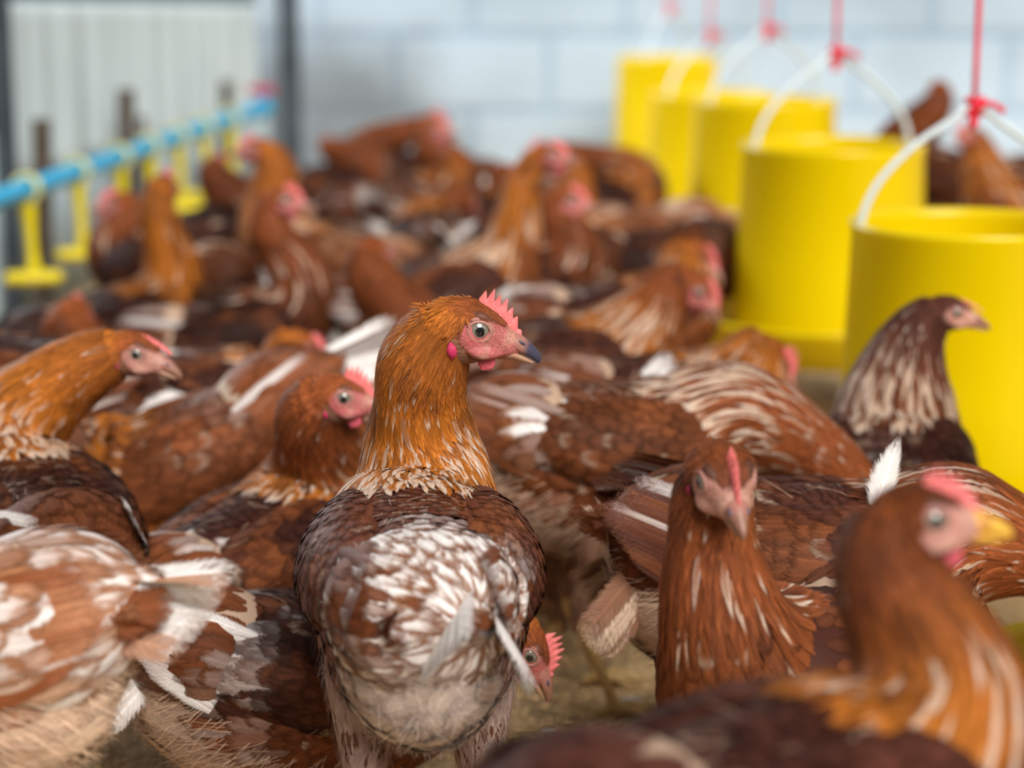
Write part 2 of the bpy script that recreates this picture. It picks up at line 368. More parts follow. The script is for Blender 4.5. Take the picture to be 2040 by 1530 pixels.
def make_comb(seed, teeth=6):
    rg = random.Random(seed); n, h = 72, 7; V = []
    ph = [rg.uniform(-.15, .15) for _ in range(teeth + 2)]; th = [rg.uniform(.75, 1.1) for _ in range(teeth + 2)]
    for sd in (-1, 1):
        for i in range(n):
            u = i / (n - 1); x = .004 + .027 * u; zb = .0165 - .0005 * u - .0105 * u ** 2.4
            env = (math.sin(math.pi * min(1, u * .93 + .07)) ** .55) * (1.05 - .45 * u)
            q = u * teeth; k = int(q); fr = abs((q - k) - .5 + ph[k] * .5) * 2
            H = .0112 * env * (.42 + .75 * th[k] * max(0, 1 - fr) ** .8)
            for j in range(h):
                v = j / (h - 1); t = .0023 * (1 - v ** 2.2) * (1 - .3 * u) + .0001
                V.append((x - .004 * v * (1 - u) + .0015 * v * u, sd * t, zb - .003 + (H + .003) * v))
    F = []
    for s_ in (0, 1):
        o = s_ * n * h
        for i in range(n - 1):
            for j in range(h - 1):
                q = [o + i * h + j, o + (i + 1) * h + j, o + (i + 1) * h + j + 1, o + i * h + j + 1]; F.append(q if s_ == 0 else q[::-1])
    o = n * h
    for i in range(n - 1): F.append([i * h + h - 1, (i + 1) * h + h - 1, o + (i + 1) * h + h - 1, o + i * h + h - 1])
    b = Buf(); b.add(V, F, (1, 1, 1), (1, 1, 1), (0, 0, 0), 0); return b.mesh('comb', [COMB])
COMBS = [make_comb(3, 8), make_comb(5, 7)]
def make_eye():
    b = Buf(); rad = .0072; n, m = 20, 32; V = []
    for i in range(n):
        a = math.pi * .62 * i / (n - 1) + .001
        for j in range(m):
            t = 2 * math.pi * j / m; V.append((rad * math.sin(a) * math.cos(t), rad * math.cos(a) * .82, rad * math.sin(a) * math.sin(t)))
    F = [[i * m + j, i * m + (j + 1) % m, (i + 1) * m + (j + 1) % m, (i + 1) * m + j] for i in range(n - 1) for j in range(m)]
    F = np.array(F); ring = np.arange(len(F)) // m; ang = math.pi * .62 * (ring + .5) / (n - 1)
    for sel, mi in ((ang < .36, 1), (ang >= .36, 0)): b.add(V, F[sel], (1, 1, 1), (1, 1, 1), (0, 0, 0), mi)
    b2 = b; b = Buf()
    for rr, tr, yy, mi in ((.0062, .0010, .0040, 2), (.0076, .0012, .0022, 2)):  # eyelid rings
        V = []; a_, c_ = 36, 10
        for i in range(a_):
            t = 2 * math.pi * i / a_; ex = 1.0 + .12 * abs(math.cos(t)) ** 3
            for j in range(c_):
                s_ = 2 * math.pi * j / c_; r2 = rr * ex + tr * math.cos(s_); V.append((r2 * math.cos(t), yy + tr * math.sin(s_), r2 * .93 * math.sin(t)))
        F = [[i * c_ + j, i * c_ + (j + 1) % c_, ((i + 1) % a_) * c_ + (j + 1) % c_, ((i + 1) % a_) * c_ + j] for i in range(a_) for j in range(c_)]
        b.add(V, F, (1, 1, 1), (1, 1, 1), (0, 0, 0), 0)
    return b2.mesh('eye', [IRIS, PUPIL]), b.mesh('eyelid', [LID])
EYE, EYELID = make_eye()
WATTLE = grid_mesh('wattle', [WAT], [(Loft([[.016, 0, -.010, .0035, .004, .004, 1, 0, 0, 0], [.015, .001, -.0145, .0022, .0062, .0058, 1, 0, 0, 0], [.0145, .0015, -.0185, .0018, .0068, .0062, 1, 0, 0, 0],
                                            [.014, .0015, -.0225, .0015, .0045, .0042, 1, 0, 0, 0], [.0138, .0015, -.0245, .0006, .001, .001, 1, 0, 0, 0]], 20, 16), 0)])
LOBE = grid_mesh('ear_lobe', [simple('ear_skin', (.58, .035, .11), .55, .3, bump=.5, bscale=500)], [(Loft([[-.0075, .0165, -.0085, .0006, .001, .001, 1, 0, 0, 0], [-.0060, .0182, -.0105, .0013, .0026, .0026, 1, 0, 0, 0], [-.0045, .0180, -.0140, .0013, .0030, .0028, 1, 0, 0, 0], [-.0035, .0160, -.0172, .0007, .001, .001, 1, 0, 0, 0]], 16, 14), 0)])

# ------------------------------------------------------------------ the hen
DK = np.array((.050, .0155, .0095)); MID = np.array((.192, .056, .0185)); TAN = np.array((.40, .17, .075)); WHITE = np.array((.80, .74, .70)); CREAM = np.array((.68, .49, .35))
GOLD = np.array((.56, .170, .020)); RUST = np.array((.250, .065, .018)); PLUM = np.array((.120, .037, .020))
def PAL(**k):
    p = dict(dark=DK, mid=MID, neck=GOLD, necklo=GOLD * .8, pale=.45, white=.25, wingwhite=.1, tailcol=WHITE * .95, fluff=lerp(CREAM, MID, .35), head=RUST * 1.1, wmix=.4, tailwhite=.8)
    p.update(k); return p
SKULL = Loft(L9([(-.0265, 0, 0, .001, .001, .001), (-.0235, 0, -.002, .0085, .0060, .011), (-.014, 0, 0, .0155, .0135, .0205), (-.002, 0, 0, .0177, .0176, .0222), (.009, 0, 0, .0162, .0158, .0182),
                 (.018, 0, -.0005, .0122, .0125, .0120), (.026, 0, -.001, .0092, .0094, .0092), (.031, 0, -.0015, .0058, .0058, .0055), (.034, 0, -.002, .0010, .001, .001)]), 40, 32)
def face_mask(p):
    """how bare the skin is at a point of the head"""
    x, y, z = p[:, 0], np.abs(p[:, 1]), p[:, 2]
    e = ((x - .0125) / .0175) ** 2 + ((z + .0005) / .0112) ** 2
    m = 1 - sstep(e, .75, 1.15); m = np.maximum(m, sstep(x, .018, .023)); return m * (y > .003) + (y <= .003) * sstep(x, .019, .024)

ALLHENS = []
def hen(name, label, px, s, yaw, head=None, hs=None, hyaw=0, hpitch=-10, hroll=0, size=1.0, pitch=0, z=.0, pal=None, det=1.0, tail=28, tyaw=0, rectdrop=0, rlat=0, lobe=.6, nlat=0, seed=1, comb=1.0, wat=1.0,
        hair=1.0, fat=1.0, tl=1.0, beak=None, legs=True, legsplit=0.0, hsize=1.0, tend=None, tailfan=1.0, wingdrop=0.0, noface=False, neckfat=1.0, group='brown hens of the flock'):
    rng = np.random.default_rng(seed); pal = pal or PAL()
    X, Y = ground(px, s)
    root_m = Matrix.Translation((X, Y, 0)) @ Matrix.Rotation(R(yaw), 4, 'Z') @ Matrix.Scale(size, 4)
    inv = root_m.inverted()
    yr = R(yaw)
    pc, ps = math.cos(R(pitch)), math.sin(R(pitch))
    def tilt(p):
        x, y, zz = p; zz -= .20; return np.array((x * pc - zz * ps, y * fat, x * ps + zz * pc + .20 + z))
    def tiltv(v): return np.array((v[0] * pc - v[2] * ps, v[1], v[0] * ps + v[2] * pc))
    # head frame in hen space
    hy = R(hyaw) - yr; hp = R(hpitch)
    hd = np.array((math.cos(hp) * math.cos(hy), math.cos(hp) * math.sin(hy), math.sin(hp)))
    if head is not None:
        if hs is None:   # the point of the sight line that lies nearest to where this neck can carry a head
            lowp = hpitch < -28; want = root_m @ Vector(((.150, 0, .235 + z) if lowp else (.100, 0, .375 + z)))
            o_ = Vector((0, 0, HC)); dv = (at(head[0], head[1], s) - o_).normalized(); hw = o_ + dv * (want - o_).dot(dv)
        else: hw = at(head[0], head[1], hs)
        Hc = np.array(inv @ hw); S_ = tilt((.084, 0, .258)); dn = Hc - S_; ln_ = np.linalg.norm(dn)
        if ln_ > .20: Hc = S_ + dn / ln_ * .20
    else: Hc = np.array((.13, 0, .36 + z))
    Hl = np.cross((0, 0, 1), hd); Hl = nrm(Hl); Hu = np.cross(hd, Hl)
    if hroll:
        c_, s_ = math.cos(R(hroll)), math.sin(R(hroll)); Hl, Hu = Hl * c_ + Hu * s_, Hu * c_ - Hl * s_
    HM = np.stack([hd, Hl, Hu], 1)
    hsz = hsize
    S = tilt((.084, nlat, .258)); lowh = Hc[2] < S[2] - .01; t0 = tiltv(nrm(np.array((.95, 0, .12)) if lowh else np.array((.75, 0, .66))))
    e = Hc + HM @ np.array((-.0115, 0, -.0022)) * hsz
    dr = e - S; ln = np.linalg.norm(dr)
    tE = nrm(nrm(dr) * .75 + np.array((0, 0, .40)) * (dr[2] > 0) + hd * .85) if tend is None else nrm(np.array(tend, float))
    P1 = S + t0 * ln * .36; P2 = e - tE * ln * .36
    def bz(t): return (1 - t) ** 3 * S + 3 * (1 - t) ** 2 * t * P1 + 3 * (1 - t) * t * t * P2 + t ** 3 * e
    dS = tiltv(np.array((-.66, 0, .75))); dE = Hu * .5 - hd
    st = []
    for x, zz, w_, a, b, rg in ((-.160, .262, .003, .003, .003, 0), (-.150, .258, .020, .018, .026, .05), (-.122, .247, .044, .036, .062, .18), (-.082, .230, .065, .053, .090, .38),
                                (-.032, .219, .077, .063, .098, .6), (.018, .221, .077, .066, .092, .8), (.060, .236, .068, .062, .080, .95)):
        st.append([*tilt((x, 0, zz)), w_ * fat, a, b, *tiltv(np.array((0, 0, 1.0))), rg])
    for t, w_, a, b in ((.10, .058, .052, .066), (.32, .047, .043, .052), (.56, .037, .035, .040), (.78, .0290 * hsz, .0290 * hsz, .0290 * hsz), (.92, .0235 * hsz, .0240 * hsz, .0240 * hsz), (1, .0190 * hsz, .0190 * hsz, .0185 * hsz)):
        d_ = nrm(dS * (1 - t) + dE * t); nf = 1 + (neckfat - 1) * (1 if t > .05 else 0)
        st.append([*bz(t), w_ * nf, a * nf, b * nf, *d_, 1 + t])
    body = Loft(st, 110, 44)
    sk = Loft(np.c_[(SKULL.A[:, :3] * hsz) @ HM.T + Hc, SKULL.A[:, 3:6] * hsz * .985, np.repeat(Hu[None], SKULL.K, 0), np.zeros(SKULL.K)][::3].tolist() + [[*((SKULL.A[-1, :3] * hsz) @ HM.T + Hc), .001, .001, .001, *Hu, 0]], 36, 28)
    st2 = [list(r) for r in st]
    for r in st2: r[3] *= .95; r[4] *= .95; r[5] *= .95
    shells = [Loft(st2, 80, 36), sk]; thighs = []
    # lore ridges and cheeks give the face relief
    if not noface:
        for sg in (-1, 1):
            pts = [np.array((.000, sg * .0120, -.0085)), np.array((.008, sg * .0125, -.0095)), np.array((.018, sg * .0095, -.0070)), np.array((.026, sg * .0062, -.0040))]
            shells.append(tube_loft([HM @ (p * hsz) + Hc for p in pts], [.002 * hsz, .0050 * hsz, .0040 * hsz, .0018 * hsz], dors=Hu, K=10, M=10))
            pts = [np.array((-.004, sg * .0110, .0105)), np.array((.004, sg * .0125, .0115)), np.array((.012, sg * .0100, .0095)), np.array((.019, sg * .0065, .0065))]
            shells.append(tube_loft([HM @ (p * hsz) + Hc for p in pts], [.001 * hsz, .0033 * hsz, .0028 * hsz, .001 * hsz], dors=Hu, K=10, M=10))
    if legs:
        for sg in (-1, 1):
            sp_ = legsplit * sg
            hip = tilt((-.012, sg * .036, .165)); zk = max(.028, (hip[2] - .02) * .56)
            hock = np.array((hip[0] - .030 + sp_ * .5, sg * .044, zk)); foot = np.array((hip[0] + .004 + sp_, sg * .046, .009))
            thigh = Loft([[*hip, .036, .040, .040, 1, 0, 0, 0], [*(hip * .6 + hock * .4 + np.array((.006, 0, 0))), .026, .031, .031, 1, 0, 0, .4], [*(hip * .2 + hock * .8), .013, .015, .015, 1, 0, 0, .8], [*hock, .0065, .007, .007, 1, 0, 0, 1]], 30, 18)
            shells.append(thigh); thighs.append(thigh)
            shells.append(tube_loft([hock + np.array((0, 0, .010)), hock, hock * .5 + foot * .5, foot], [.006, .0070, .0052, .0062], dors=(1, 0, 0), K=16, M=10))
            for an, l_ in ((0, .052), (28, .044), (-28, .044), (180, .022)):
                dx = math.cos(R(an)); dy = math.sin(R(an))
                shells.append(tube_loft([foot, foot + np.array((dx * l_ * .35, dy * l_ * .35, .001)), foot + np.array((dx * l_ * .7, dy * l_ * .7, -.004)), foot + np.array((dx * l_, dy * l_, -.006))], [.0055, .0046, .0040, .0014], K=12, M=8))
    vox = .0020 if det <= .8 else (.0027 if det < 1.25 else .0042)
    V, F = remeshed(shells, vox, 4 if det < 1.25 else 3)
    hl = (V - Hc) @ HM / hsz
    near = (np.linalg.norm(hl - np.array((.006, 0, 0)), axis=1) < .040)
    fm = face_mask(hl) * near
    nz = noise3(hl, 160, 3)
    pink = lerp(np.array((.52, .135, .125)), np.array((.56, .28, .20)), sstep(nz, .35, .7) * .75)
    redd = np.exp(-(((hl[:, 0] - .002) / .012) ** 2 + ((hl[:, 2] - .002) / .009) ** 2))
    pink = lerp(pink, np.array((.55, .07, .09)), redd * .6); pink = lerp(pink, pal.get('face', pink), .6)
    cs = np.broadcast_to(pal['mid'] * .55, V.shape)
    hc_ = np.clip(1.3 - np.linalg.norm(hl, axis=1) / .035, 0, 1)
    cs = lerp(cs, pal['head'] * .55, hc_)
    cs = lerp(cs, pink * pal.get('facelum', 1.0), fm)
    if legs:
        lowz = V[:, 2] < (zk + .012); cs = np.where(lowz[:, None], np.array((.60, .38, .15)), cs)
    buf = Buf(); buf.add(V, F, cs, cs, (0, 0, 0), 1)

    def down(N_, D_, g): return nrm(D_ + np.array((0, 0, -1.0)) * (g if np.ndim(g) == 0 else np.asarray(g)[:, None]))
    jit = lambda n, a: (1 + rng.uniform(-a, a, n))[:, None]
    sd = seed * 13
    # ---- body feathers
    q = det
    ka, ta = body.scatter(rng, .0135 * q, .0150 * q, 0, .62); kb, tb_ = body.scatter(rng, .0085 * q, .0095 * q, .62, 1.13); kc, tc_ = body.scatter(rng, .0085 * q, .0095 * q, 1.13, 1.42)
    kk_ = np.cos(tc_) < -.15; k = np.r_[ka, kb, kc[kk_]]; th = np.r_[ta, tb_, tc_[kk_]]
    kk_ = np.interp(k, np.arange(body.K), body.arc) > .034; k, th = k[kk_], th[kk_]
    P, N_, T, rg = body.samp(k, th); lat = np.sin(th); up = np.cos(th)
    flufm = sstep(-up + .35 - rg * 1.2, .2, .6)
    bel = sstep(-up, .0, .6)
    n1 = noise3(P, 28, sd); n2 = noise3(P, 60, sd + 1); n3 = noise3(P, 24, sd + 2)
    base = lerp(pal['dark'], pal['mid'], sstep(n1 * .6 + n2 * .4 + bel * .35 - up * .12, .33, .72))
    wm = pal['white'] * (.25 + 1.5 * sstep(1 - rg, .30, .75)) * (1 - .8 * sstep(rg, .85, 1.0)) - .25 * sstep(rg, .85, 1.0); rr_ = rng.random(len(P)); wh = sstep(n3 * .60 + n2 * .35 + rr_ * .30 + wm * .42, .70, .98) * min(1, pal['white'] * 8) * (1 - .95 * sstep(rg, .40, .72))
    ca = lerp(base, WHITE * .93, wh * .92) * jit(len(P), .18); cb = lerp(base * .72, lerp(WHITE, pal['mid'] * 1.2, .80), wh)  # darker rim colour paints the shadow line between overlapping feathers
    lightedge = (rng.random(len(P)) < pal['pale'] * .16); cb = np.where(lightedge[:, None], lerp(cb, CREAM, .45), cb)
    ff = flufm; ca = lerp(ca, pal['fluff'] * jit(len(P), .25), ff); cb = lerp(cb, pal['fluff'] * 1.15, ff)
    sz = (.85 + .35 * rng.random(len(P))) * (1.5 - .6 * sstep(rg, .35, .8))
    hug = 1 / np.maximum(body.w[np.clip(k.astype(int), 0, 109)], .02)
    gdir = down(N_, -T, .25 + .35 * bel)
    gdir = gdir + rng.normal(0, .10, gdir.shape)
    Lb = (.0235 + .012 * ff) * sz * q ** .6; rws = 6 if det < 1.3 else 4
    CL_, NL_ = body.drape(k, th, Lb, rws, -1, .22 + .3 * bel, .0008, rng.normal(0, .13, len(k)))
    feathers(buf, P, gdir, N_, Lb, .0172 * sz * q ** .7, ca, cb, rng, 'round', rws, 3, .07 + .02 * rng.random(len(P)) + .16 * ff * rng.random(len(P)), 0, .3, CL=CL_, NL=NL_)
    # ---- hackle
    for (r0, r1, ex, spc, l_, w_) in ((.93, 1.30, .0066, .0062, .050, .0074), (1.30, 1.62, .0058, .0052, .040, .0066), (1.62, 1.985, .0040, .0038, .022, .0044)):
        k, th = body.scatter(rng, ex * q, spc * q, r0, r1)
        if r0 < 1: k = k + rng.uniform(-2.2, 1.5, len(k))
        P, N_, T, rg = body.samp(k, th); n = len(P)
        if not n: continue
        ct = np.cos(th); keep = (ct > -.15) | (rg > 1.36); P, N_, T, rg, k, th = P[keep], N_[keep], T[keep], rg[keep], k[keep], th[keep]
        keep = (((P - Hc) @ HM / hsz)[:, 0] < .012) | (np.linalg.norm(P - Hc, axis=1) > .03 * hsz); P, N_, T, rg, k, th = P[keep], N_[keep], T[keep], rg[keep], k[keep], th[keep]; n = len(P)
        lo = sstep(2 - rg, .20, .85)
        n1 = noise3(P, 70, sd + 5)
        c = lerp(pal['neck'], pal['necklo'], lo); c = lerp(c, pal['head'], sstep(rg, 1.6, 1.95) * .5); c = lerp(c, pal['dark'], sstep(n1, .5, .85) * .5) * jit(n, .25)
        pp = (rng.random(n) < pal['pale'] * (.06 + .62 * lo)); cb = np.where(pp[:, None], lerp(CREAM * 1.12, WHITE, rng.random(n) * .6), c * 1.30 + .008); c = np.where(pp[:, None], lerp(c * .7, CREAM * 1.1, .65 * lo), c * .62)
        sz = .8 + .4 * rng.random(n)
        stiff = np.where(rg < 1.25, 4.5, 1.0)
        rws = 7 if det < 1.3 else 5; CL_, NL_ = body.drape(k, th, l_ * sz, rws, -1, 0, .0012, rng.normal(0, .09, n))
        feathers(buf, P, -T, N_, l_ * sz, w_ * sz * q ** .6, c, cb, rng, 'point', rws, 3, .035 + .04 * rng.random(n), 0, .3, CL=CL_, NL=NL_)
    # ---- head plumage
    k, th = sk.scatter(rng, .0019 * q, .0019 * q)
    P, N_, T, rg = sk.samp(k, th); hl = (P - Hc) @ HM / hsz; keep = (face_mask(hl) < .45) & (hl[:, 0] < .024) & (hl[:, 0] > -.0225)
    P, N_, T, hl, k, th = P[keep], N_[keep], T[keep], hl[keep], k[keep], th[keep]; n = len(P)
    c = pal['head'] * (.75 + .5 * noise3(P, 260, sd + 9))[:, None] * jit(n, .2)
    fr = sstep(hl[:, 0], .0, .02); c = lerp(c, np.array((.20, .065, .04)), fr * .4); ck = sstep(-hl[:, 2], .001, .009) * sstep(hl[:, 0], -.016, -.006); c = lerp(c, lerp(pal['head'], CREAM * .7, .55), ck * .7); c = lerp(c, pal['neck'], sstep(-hl[:, 0], .002, .014) * .5)
    fl = -T + np.array(Hu) * -.25
    Lh = np.where(hl[:, 0] > .006, .0050, np.where(hl[:, 0] > -.008, .0080, .0125)) * hsz * q ** .4; c = c * (.72 + .56 * rng.random(n))[:, None]
    CL_, NL_ = sk.drape(k, th, Lh, 5, -1, .18, .0008, rng.normal(0, .12, n), 1.6)
    feathers(buf, P, fl, N_, Lh, .0021 * q ** .6 * hsz, c, c * 1.35, rng, 'point', 5, 3, .06 + .05 * rng.random(n), 0, .3, CL=CL_, NL=NL_)
    if det <= 1.0:  # fine bristles scattered over the bare face
        k, th = sk.scatter(rng, .0021, .0022); P, N_, T, rg = sk.samp(k, th); hl = (P - Hc) @ HM / hsz; keep = (face_mask(hl) >= .45) & (hl[:, 0] < .026) & (((hl[:, 0] - .005) ** 2 + (hl[:, 2] - .003) ** 2) > .0085 ** 2)
        k, th = k[keep], th[keep]; n = len(k); Lh = .0026 * (.6 + .8 * rng.random(n)) * hsz; CL_, NL_ = sk.drape(k, th, Lh, 4, -1, .3, .0004, rng.normal(0, .4, n)); P, N_, T = P[keep], N_[keep], T[keep]
        cc_ = lerp(pal['head'] * 1.3, np.array((.62, .33, .24)), rng.random(n)); feathers(buf, P, -T, N_, Lh, .0004, cc_, cc_, rng, 'hair', 4, 2, .12, 0, 0, CL=CL_, NL=NL_)
    # ---- nape and throat: short plumes that join head and neck
    VN = np.zeros_like(V, dtype=float); fn = np.cross(V[F[:, 2]] - V[F[:, 0]], V[F[:, 3]] - V[F[:, 1]])
    for c_ in range(4): np.add.at(VN, F[:, c_], fn)
    VN = nrm(VN); hl = (V - Hc) @ HM / hsz; dist = np.linalg.norm(hl, axis=1)
    VN *= np.sign((VN * (V - Hc)).sum(1)[dist < .03].mean())
    sel = np.where((dist < .040) & (hl[:, 0] < .004) & (hl[:, 0] > -.034) & (face_mask(hl) < .3) & ((hl[:, 0] < -.004) | (hl[:, 2] < -.010)))[0]
    if len(sel):
        m_ = int(1500 / q ** 1.5); sel = rng.choice(sel, min(m_, len(sel) * 2)); P = V[sel].astype(float); N_ = VN[sel]; h_ = hl[sel]; n = len(sel)
        j_ = np.argmin(((P[:, None] - body.p[None, 60:]) ** 2).sum(-1), 1) + 60; j_ = np.minimum(j_, 98)
        wn = sstep(np.linalg.norm(h_, axis=1) + .012 * sstep(h_[:, 2], .0, .012), .012, .030)[:, None]
        dd = nrm((-hd * 1.0 - Hu * .45) * (1 - wn) + nrm(-body.T[j_]) * wn * 1.3) + rng.normal(0, .10, P.shape)
        c = lerp(pal['head'], pal['neck'], .25 + .5 * sstep(-h_[:, 0], .0, .02)); ck = sstep(-h_[:, 2], .006, .014) * sstep(h_[:, 0], -.016, -.004); c = lerp(c, lerp(pal['head'], CREAM * .7, .5), ck * .6) * (.6 + .7 * rng.random(n))[:, None]
        feathers(buf, P + N_ * .0006, dd, N_, .0125 * hsz * (.7 + .6 * rng.random(n)), .0026 * q ** .5 * hsz, c, c * 1.4, rng, 'point', 5, 3, .12 - .10 * sstep(h_[:, 2], .0, .010), 16, .3)
    # ---- thighs
    for thg in thighs:
        k, th = thg.scatter(rng, .008 * q, .009 * q); P, N_, T, rg = thg.samp(k, th); n = len(P)
        c = lerp(pal['fluff'] * .9, pal['mid'], .35 + .5 * noise3(P, 50, sd)) * jit(n, .2)
        feathers(buf, P, T + rng.normal(0, .12, P.shape), N_, .024, .0115 * q ** .6, c, c * 1.25, rng, 'round', 4, 3, .10, 10, .4)
    # ---- down: loose strands over rump, belly, thighs
    if hair > 0:
        n = int(7000 * hair / q); k = rng.uniform(8, 62, n); th = rng.uniform(0, 2 * math.pi, n); P, N_, T, rg = body.samp(k, th)
        keep = rng.random(n) < sstep(-np.cos(th) + .3 - rg * .5, .2, .7) * .9 + .02; P, N_, T = P[keep], N_[keep], T[keep]; n = len(P)
        c = pal['fluff'] * jit(n, .35)
        feathers(buf, P, down(N_, -T, .7) + rng.normal(0, .28, P.shape), N_, .026 * (.6 + .8 * rng.random(n)), .0011 * q, c, c * 1.2, rng, 'hair', 4, 2, .35 + .3 * rng.random(n), 18, 0)
        for thg in thighs:
            n = int(500 * hair / q); P, N_, T, rg = thg.samp(rng.uniform(2, 27, n), rng.uniform(0, 6.28, n))
            c = lerp(pal['fluff'], pal['mid'], .6) * jit(n, .3)
            feathers(buf, P, T + rng.normal(0, .25, P.shape), N_, .018 * (.6 + .8 * rng.random(n)), .001 * q, c, c * 1.2, rng, 'hair', 3, 2, .4, 18, 0)
        n = int(1500 * hair / q); k = rng.uniform(62, 106, n); th = rng.uniform(0, 6.28, n); P, N_, T, rg = body.samp(k, th); keep = np.linalg.norm(P - Hc, axis=1) > .028; P, N_, T = P[keep], N_[keep], T[keep]; n = len(P)
        c = pal['neck'] * jit(n, .4)
        feathers(buf, P, -T + rng.normal(0, .12, P.shape), N_, .022 * (.6 + .8 * rng.random(n)), .0008 * q, c, c * 1.5, rng, 'hair', 4, 2, .2, 12, 0)
    ob = bpy.data.objects.new('hen', buf.mesh('hen', [FEA, SKIN])); col.objects.link(ob)
    ob.matrix_world = root_m
    ob['label'] = label; ob['category'] = 'hen'; ob['group'] = group
    # ---- wings
    for sg in (-1, 1):
        wb = Buf()
        wd = wingdrop
        def wp(x, y, zz): return tilt((x, sg * y, zz - wd * max(0, (.07 - x)) * 1.0))
        stw = []
        wdv = nrm(np.array((0, -sg * .48, .87)))
        for x, y, zz, t_, a, b in ((.088, .036, .246, .002, .004, .004), (.070, .044, .243, .020, .030, .030), (.025, .050, .237, .034, .046, .044), (-.035, .049, .236, .034, .044, .042), (-.085, .040, .240, .025, .031, .030), (-.125, .030, .246, .011, .016, .016), (-.148, .024, .249, .001, .002, .002)):
            stw.append([*wp(x, y, zz), t_, a, b, *tiltv(wdv), 0])
        wl = Loft(stw, 60, 32)
        v_, f_ = wl.quads(); wb.add(v_, f_, pal['dark'], pal['dark'], (0, 0.3, 0), 0)
        k, th = wl.scatter(rng, .0105 * q, .0112 * q); P, N_, T, rg = wl.samp(k, th)
        outw = (N_[:, 1] * sg) - 9 * ((N_ * T).sum(1) < -.42); fx = k / 60
        keep = (outw > -.1) & (P[:, 0] < .09); P, N_, T, fx, k, th = P[keep], N_[keep], T[keep], fx[keep], k[keep], th[keep]; n = len(P)
        n1 = noise3(P, 30, sd); n2 = noise3(P, 60, sd + 31); n3 = noise3(P, 26, sd + 32)
        base = lerp(pal['dark'], pal['mid'], sstep(n1 * .6 + n2 * .4, .38, .72))
        wh = sstep(n3 * .6 + n2 * .2 + rng.random(n) * .2 + (pal['wingwhite'] - .2) * .5 * sstep(fx, .2, .7) + pal['white'] * .12, .64, .76) * min(1, pal['wingwhite'] * 6) * sstep(fx, .42, .75)
        ca = lerp(base, WHITE * .95, wh * .9) * jit(n, .18); cb = lerp(base * .75, lerp(WHITE, pal['mid'], .6), wh)  # covert rims darkened too, as painted shadow between the vanes
        le = rng.random(n) < pal['pale'] * .10; cb = np.where(le[:, None], lerp(cb, CREAM, .3), cb)
        sz = (.85 + .3 * rng.random(n)) * (.70 + 1.1 * fx)
        fdir = down(N_, T, .12) + rng.normal(0, .06, P.shape)
        Lw = .031 * sz * q ** .5; CL_, NL_ = wl.drape(k, th, Lw, 6, 1, .10, .0008, rng.normal(0, .10, n))
        feathers(wb, P, fdir, N_, Lw, .0180 * sz * q ** .6, ca, cb, rng, 'round', 6, 3, .08, 0, .3, CL=CL_, NL=NL_)
        # flight feathers, layered from the top edge to the bottom edge
        m = 15
        for i in range(m):
            u = i / (m - 1)
            lv = .5 - u   # +top .. -bottom of the folded wing
            rt = wp(-.068 - .030 * u, .066 - .016 * max(0, lv) - .004 * max(0, -lv), .238 + .062 * lv)
            tip = wp(-.122 - .050 * (1 - abs(u - .45)) * tl, 0.026 - .018 * lv, .252 + .040 * lv)
            L_ = np.linalg.norm(tip - rt); nn = nrm(tiltv(np.array((-.08, sg * 1.0, .40 + .55 * lv))))
            fc = 3.0
            nz_ = float(noise3(np.array([[i * .37, seed * .71, 0]]), 1.0, 5)[0]); ww = float(np.clip((pal.get('flight', pal['wingwhite']) * 1.25 - rng.random()) * 6 + .5, 0, 1)) * (.6 + .4 * nz_)
            b_ = lerp(pal['dark'], pal['mid'], rng.random()); a_ = lerp(b_, WHITE * .95, ww)
            feathers(wb, np.array([rt]) + nn * (-.0005 - .00012 * i), np.array([tip - rt]), np.array([nn]), L_, .0150, a_, lerp(b_ * 1.3 + .02, lerp(WHITE, pal['mid'], .35), ww), rng, 'long', 12, 5, fc * L_ / 2, fc, .5)
        wo_ = bpy.data.objects.new('wing', wb.mesh('wing', [FEA])); col.objects.link(wo_); wo_.parent = ob
    # ---- tail
    tb = Buf(); el = R(tail)
    ax = tiltv(np.array((-math.cos(el) * math.cos(R(tyaw)), math.sin(R(tyaw)), math.sin(el)))); up_ = tiltv(np.array((0.0, 0, 1.0))); bk = tiltv(np.array((-1.0, 0, .15)))
    c0 = tilt((-.088, 0, .243)); c1 = c0 + bk * .022; cw = pal.get('cush', 1.0)
    tst = [[*(c0 - bk * .03), .050, .036, .052, *up_, 0], [*c0, .0655, .046, .066, *up_, .1], [*(c1 + ax * .010), .0625 * cw, .046 * cw, .062 * cw, *up_, .4], [*(c1 + ax * .032), .050 * cw, .040 * cw, .051 * cw, *up_, .7], [*(c1 + ax * .052), .031 * cw, .026 * cw, .033 * cw, *up_, .9], [*(c1 + ax * .062), .011, .010, .012, *up_, .97], [*(c1 + ax * .066), .001, .001, .001, *up_, 1]]
    tlf = Loft(tst, 50, 36); v_, f_ = tlf.quads(); tb.add(v_, f_, pal['fluff'] * .8, pal['fluff'] * .8, (0, .3, 0), 0)
    rt0 = c1 + ax * .024 + up_ * (.012 if rectdrop else 0) + np.array((0, rlat, 0))
